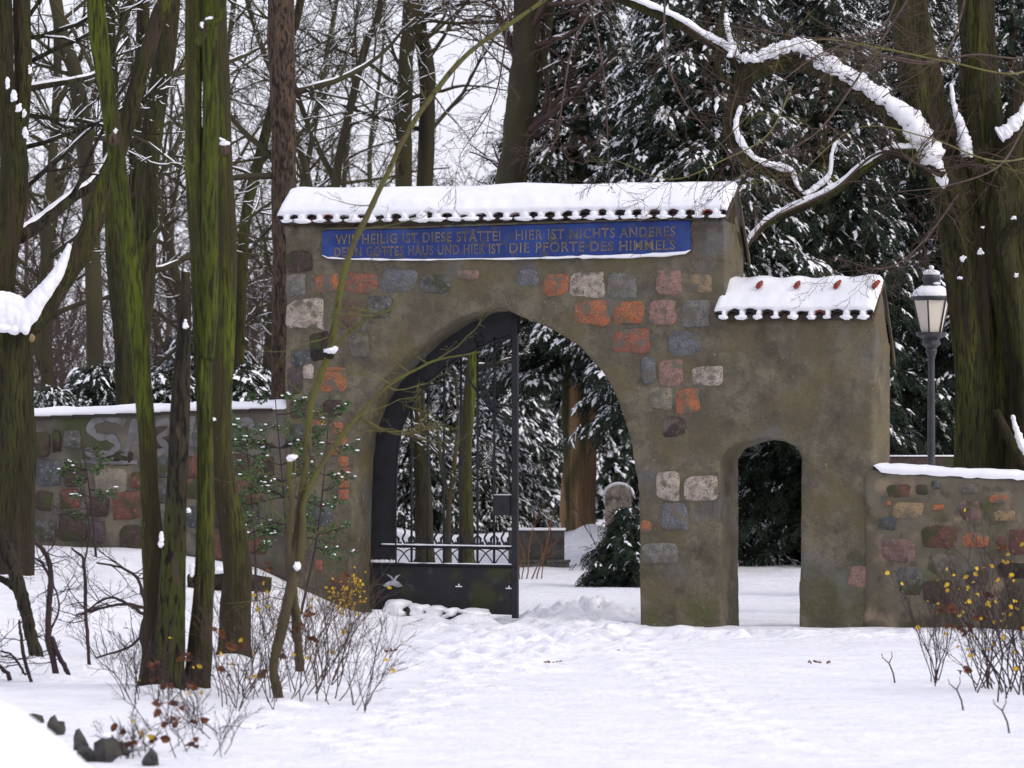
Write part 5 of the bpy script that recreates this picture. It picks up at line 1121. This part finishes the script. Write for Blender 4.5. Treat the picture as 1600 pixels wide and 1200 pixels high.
limbtw([(1240, 130, 60), (1200, 210, 59), (1130, 250, 58), (1050, 280, 57.5), (960, 250, 57)], 6, .6, br, 142, .012); br.build('green_twigs', M['twig_green'], BT, kind='stuff')

# ---------------------------------------------------------------- street lamp
dL = 69.5; X0, Y0, Zl = P(1455, 700, dL); s_ = dL / F
lamp = thing('street_lamp', 'black lamp post with milky lantern and snowy hood behind the right wall', 'street lamp', (X0, Y0, gz(X0, Y0)))
zb = gz(X0, Y0); zz = lambda py: CAMH - (py - HY) * s_ - zb
def lathe(mb, prof, n=16, rot=0):
    V = []; 
    for r_, z in prof: V += [(r_ * math.cos(2 * math.pi * i / n + rot), r_ * math.sin(2 * math.pi * i / n + rot), z) for i in range(n)]
    q = [(k * n + i, k * n + (i + 1) % n, (k + 1) * n + (i + 1) % n, (k + 1) * n + i) for k in range(len(prof) - 1) for i in range(n)]; mb.add(V, q)
mb = MB(); lathe(mb, [(.001, -.2), (.14, -.2), (.14, .3), (.10, .38), (.062, .5), (.052, zz(720)), (.052, zz(660)), (.045, zz(580)), (.045, zz(560)), (.075, zz(550)), (.075, zz(545)), (.05, zz(543))]); mb.build('post', M['lamp_metal'], lamp)
mb = MB(); lathe(mb, [(.05, zz(546)), (.13, zz(538)), (.11, zz(530)), (.21, zz(524)), (.21, zz(519)), (.001, zz(519))], 12); mb.build('lantern_base', M['lamp_metal'], lamp, False)
rt, rb, zt_, zbm = 29.5 * s_, 17.5 * s_, zz(467), zz(519); NS = 6; rot = .26
for i in range(NS):
    a0, a1 = 2 * math.pi * i / NS + rot, 2 * math.pi * (i + 1) / NS + rot; mb = MB()
    V = [(rb * math.cos(a0), rb * math.sin(a0), zbm), (rb * math.cos(a1), rb * math.sin(a1), zbm), (rt * math.cos(a1), rt * math.sin(a1), zt_), (rt * math.cos(a0), rt * math.sin(a0), zt_)]
    V2 = [(x * .97, y * .97, z) for x, y, z in V]; mb.add(V + V2, [(0, 1, 2, 3), (4, 7, 6, 5), (0, 4, 5, 1), (2, 6, 7, 3)]); mb.build('pane', M['lamp_pane'], lamp, False)
    mb = MB(); mb.tube([(rb * 1.02 * math.cos(a0), rb * 1.02 * math.sin(a0), zbm), (rt * 1.02 * math.cos(a0), rt * 1.02 * math.sin(a0), zt_)], .013, 6); mb.build('glazing_bar', M['lamp_metal'], lamp)
mb = MB(); lathe(mb, [(rt * .9, zz(470)), (rt * 1.08, zz(468)), (rt * 1.10, zz(464)), (rt * .95, zz(461)), (.13, zz(449)), (.105, zz(447)), (.105, zz(440)), (.125, zz(438)), (.12, zz(432)), (.07, zz(425)), (.03, zz(421)), (.02, zz(418)), (.001, zz(417))], 16); mb.build('hood', M['lamp_metal'], lamp)
mb = MB(); lathe(mb, [(rt * 1.02, zz(465)), (rt * 1.05, zz(460)), (rt * .9, zz(454)), (.17, zz(448.5)), (.12, zz(446))], 20)
co = mb.v[0]; co[:, 2] += .014 * noise(co[:, 0] * 20, co[:, 1] * 20, co[:, 2] * 10, 4); mb.build('hood_snow', M['snow'], lamp)
mb = MB(); mb.blob((0, 0, zz(427)), (.115, .115, .055), 3, .12, 14, 8); mb.blob((0, 0, zz(418)), (.04, .04, .03), 5, .2, 10, 7); mb.blob((.06, -.06, zz(443)), (.07, .06, .02), 5, .2, 10, 7); mb.build('cap_snow', M['snow'], lamp)

# ---------------------------------------------------------------- churchyard bits seen through the openings
x, y, z = at_ground(842, 84)
cw = thing('stone_wall', 'low dark churchyard wall with snow ledge left of the yew trunk', 'wall', (x, y, z))
mb = MB(); mb.box((-.5, 0, -.2), (.42, .25, .62)); mb.build('masonry', M['dark_stone'], cw, False)
mb = MB(); mb.box((-.52, -.03, .621), (.44, .27, .66)); mb.build('snow_cap', M['snow'], cw)
mb = MB(); mb.box((-.35, -.16, -.2), (.5, -.01, .10)); mb.box((-.37, -.18, .101), (.52, -.01, .14)); mb.build('plinth', M['dl_grey'], cw, False)
x, y, z = at_ground(967, 97)
gv = thing('gravestone', 'pale round topped gravestone with snow arch behind the low fir', 'gravestone', (x, y, z))
def rt_poly(w, h, n=10): return [(-w, 0), (w, 0), (w, h)] + [(w * math.cos(t), h + w * .8 * math.sin(t)) for t in np.linspace(.2, math.pi - .2, n)] + [(-w, h)]
mb = MB(); mb.prism(rt_poly(.26, .85), 0, .18, lambda a, c, w: (a, w, c)); mb.build('slab', M['st_cream'], gv, False)
mb = MB(); mb.tube([(a, .08, c + .02) for a, c in rt_poly(.26, .85)[2:]], .045, 7); mb.build('snow', M['snow'], gv)
t = thing('shrub', 'bare orange brown stems in front of the low churchyard wall', 'shrub', (0, 0, 0))
twigset(t, [(np.array(at_ground(px, 80)), h) for px, h in ((822, 1.), (830, 1.2), (838, 1.1), (846, .8), (815, .7), (812, .5))], 91, 1.0, .012, mk('orange_twig', (.20, .10, .045), (.12, .065, .035), 4), spread=.18, ang=22)
t = thing('shrub', 'thin upright twigs between gravestone and yew trunk', 'shrub', (0, 0, 0))
twigset(t, [(np.array(at_ground(px, 88)), h) for px, h in ((940, 1.), (952, 1.2), (978, 1.3), (990, 1.1), (962, 1))], 92, 1.4, .012, M['twig_brown'], spread=.2, ang=22, snow=True)
x, y, z = at_ground(1418, 74)
bk = thing('low_wall', 'dark low wall with a snow line behind the street lamp', 'wall', (x, y, z))
mb = MB(); mb.box((-.9, 0, -.2), (1.2, .3, 2.02)); mb.build('masonry', M['dl_brown'], bk, False); mb = MB(); mb.box((-.92, -.02, 2.021), (1.22, .32, 2.04)); mb.build('snow_cap', M['snow'], bk)
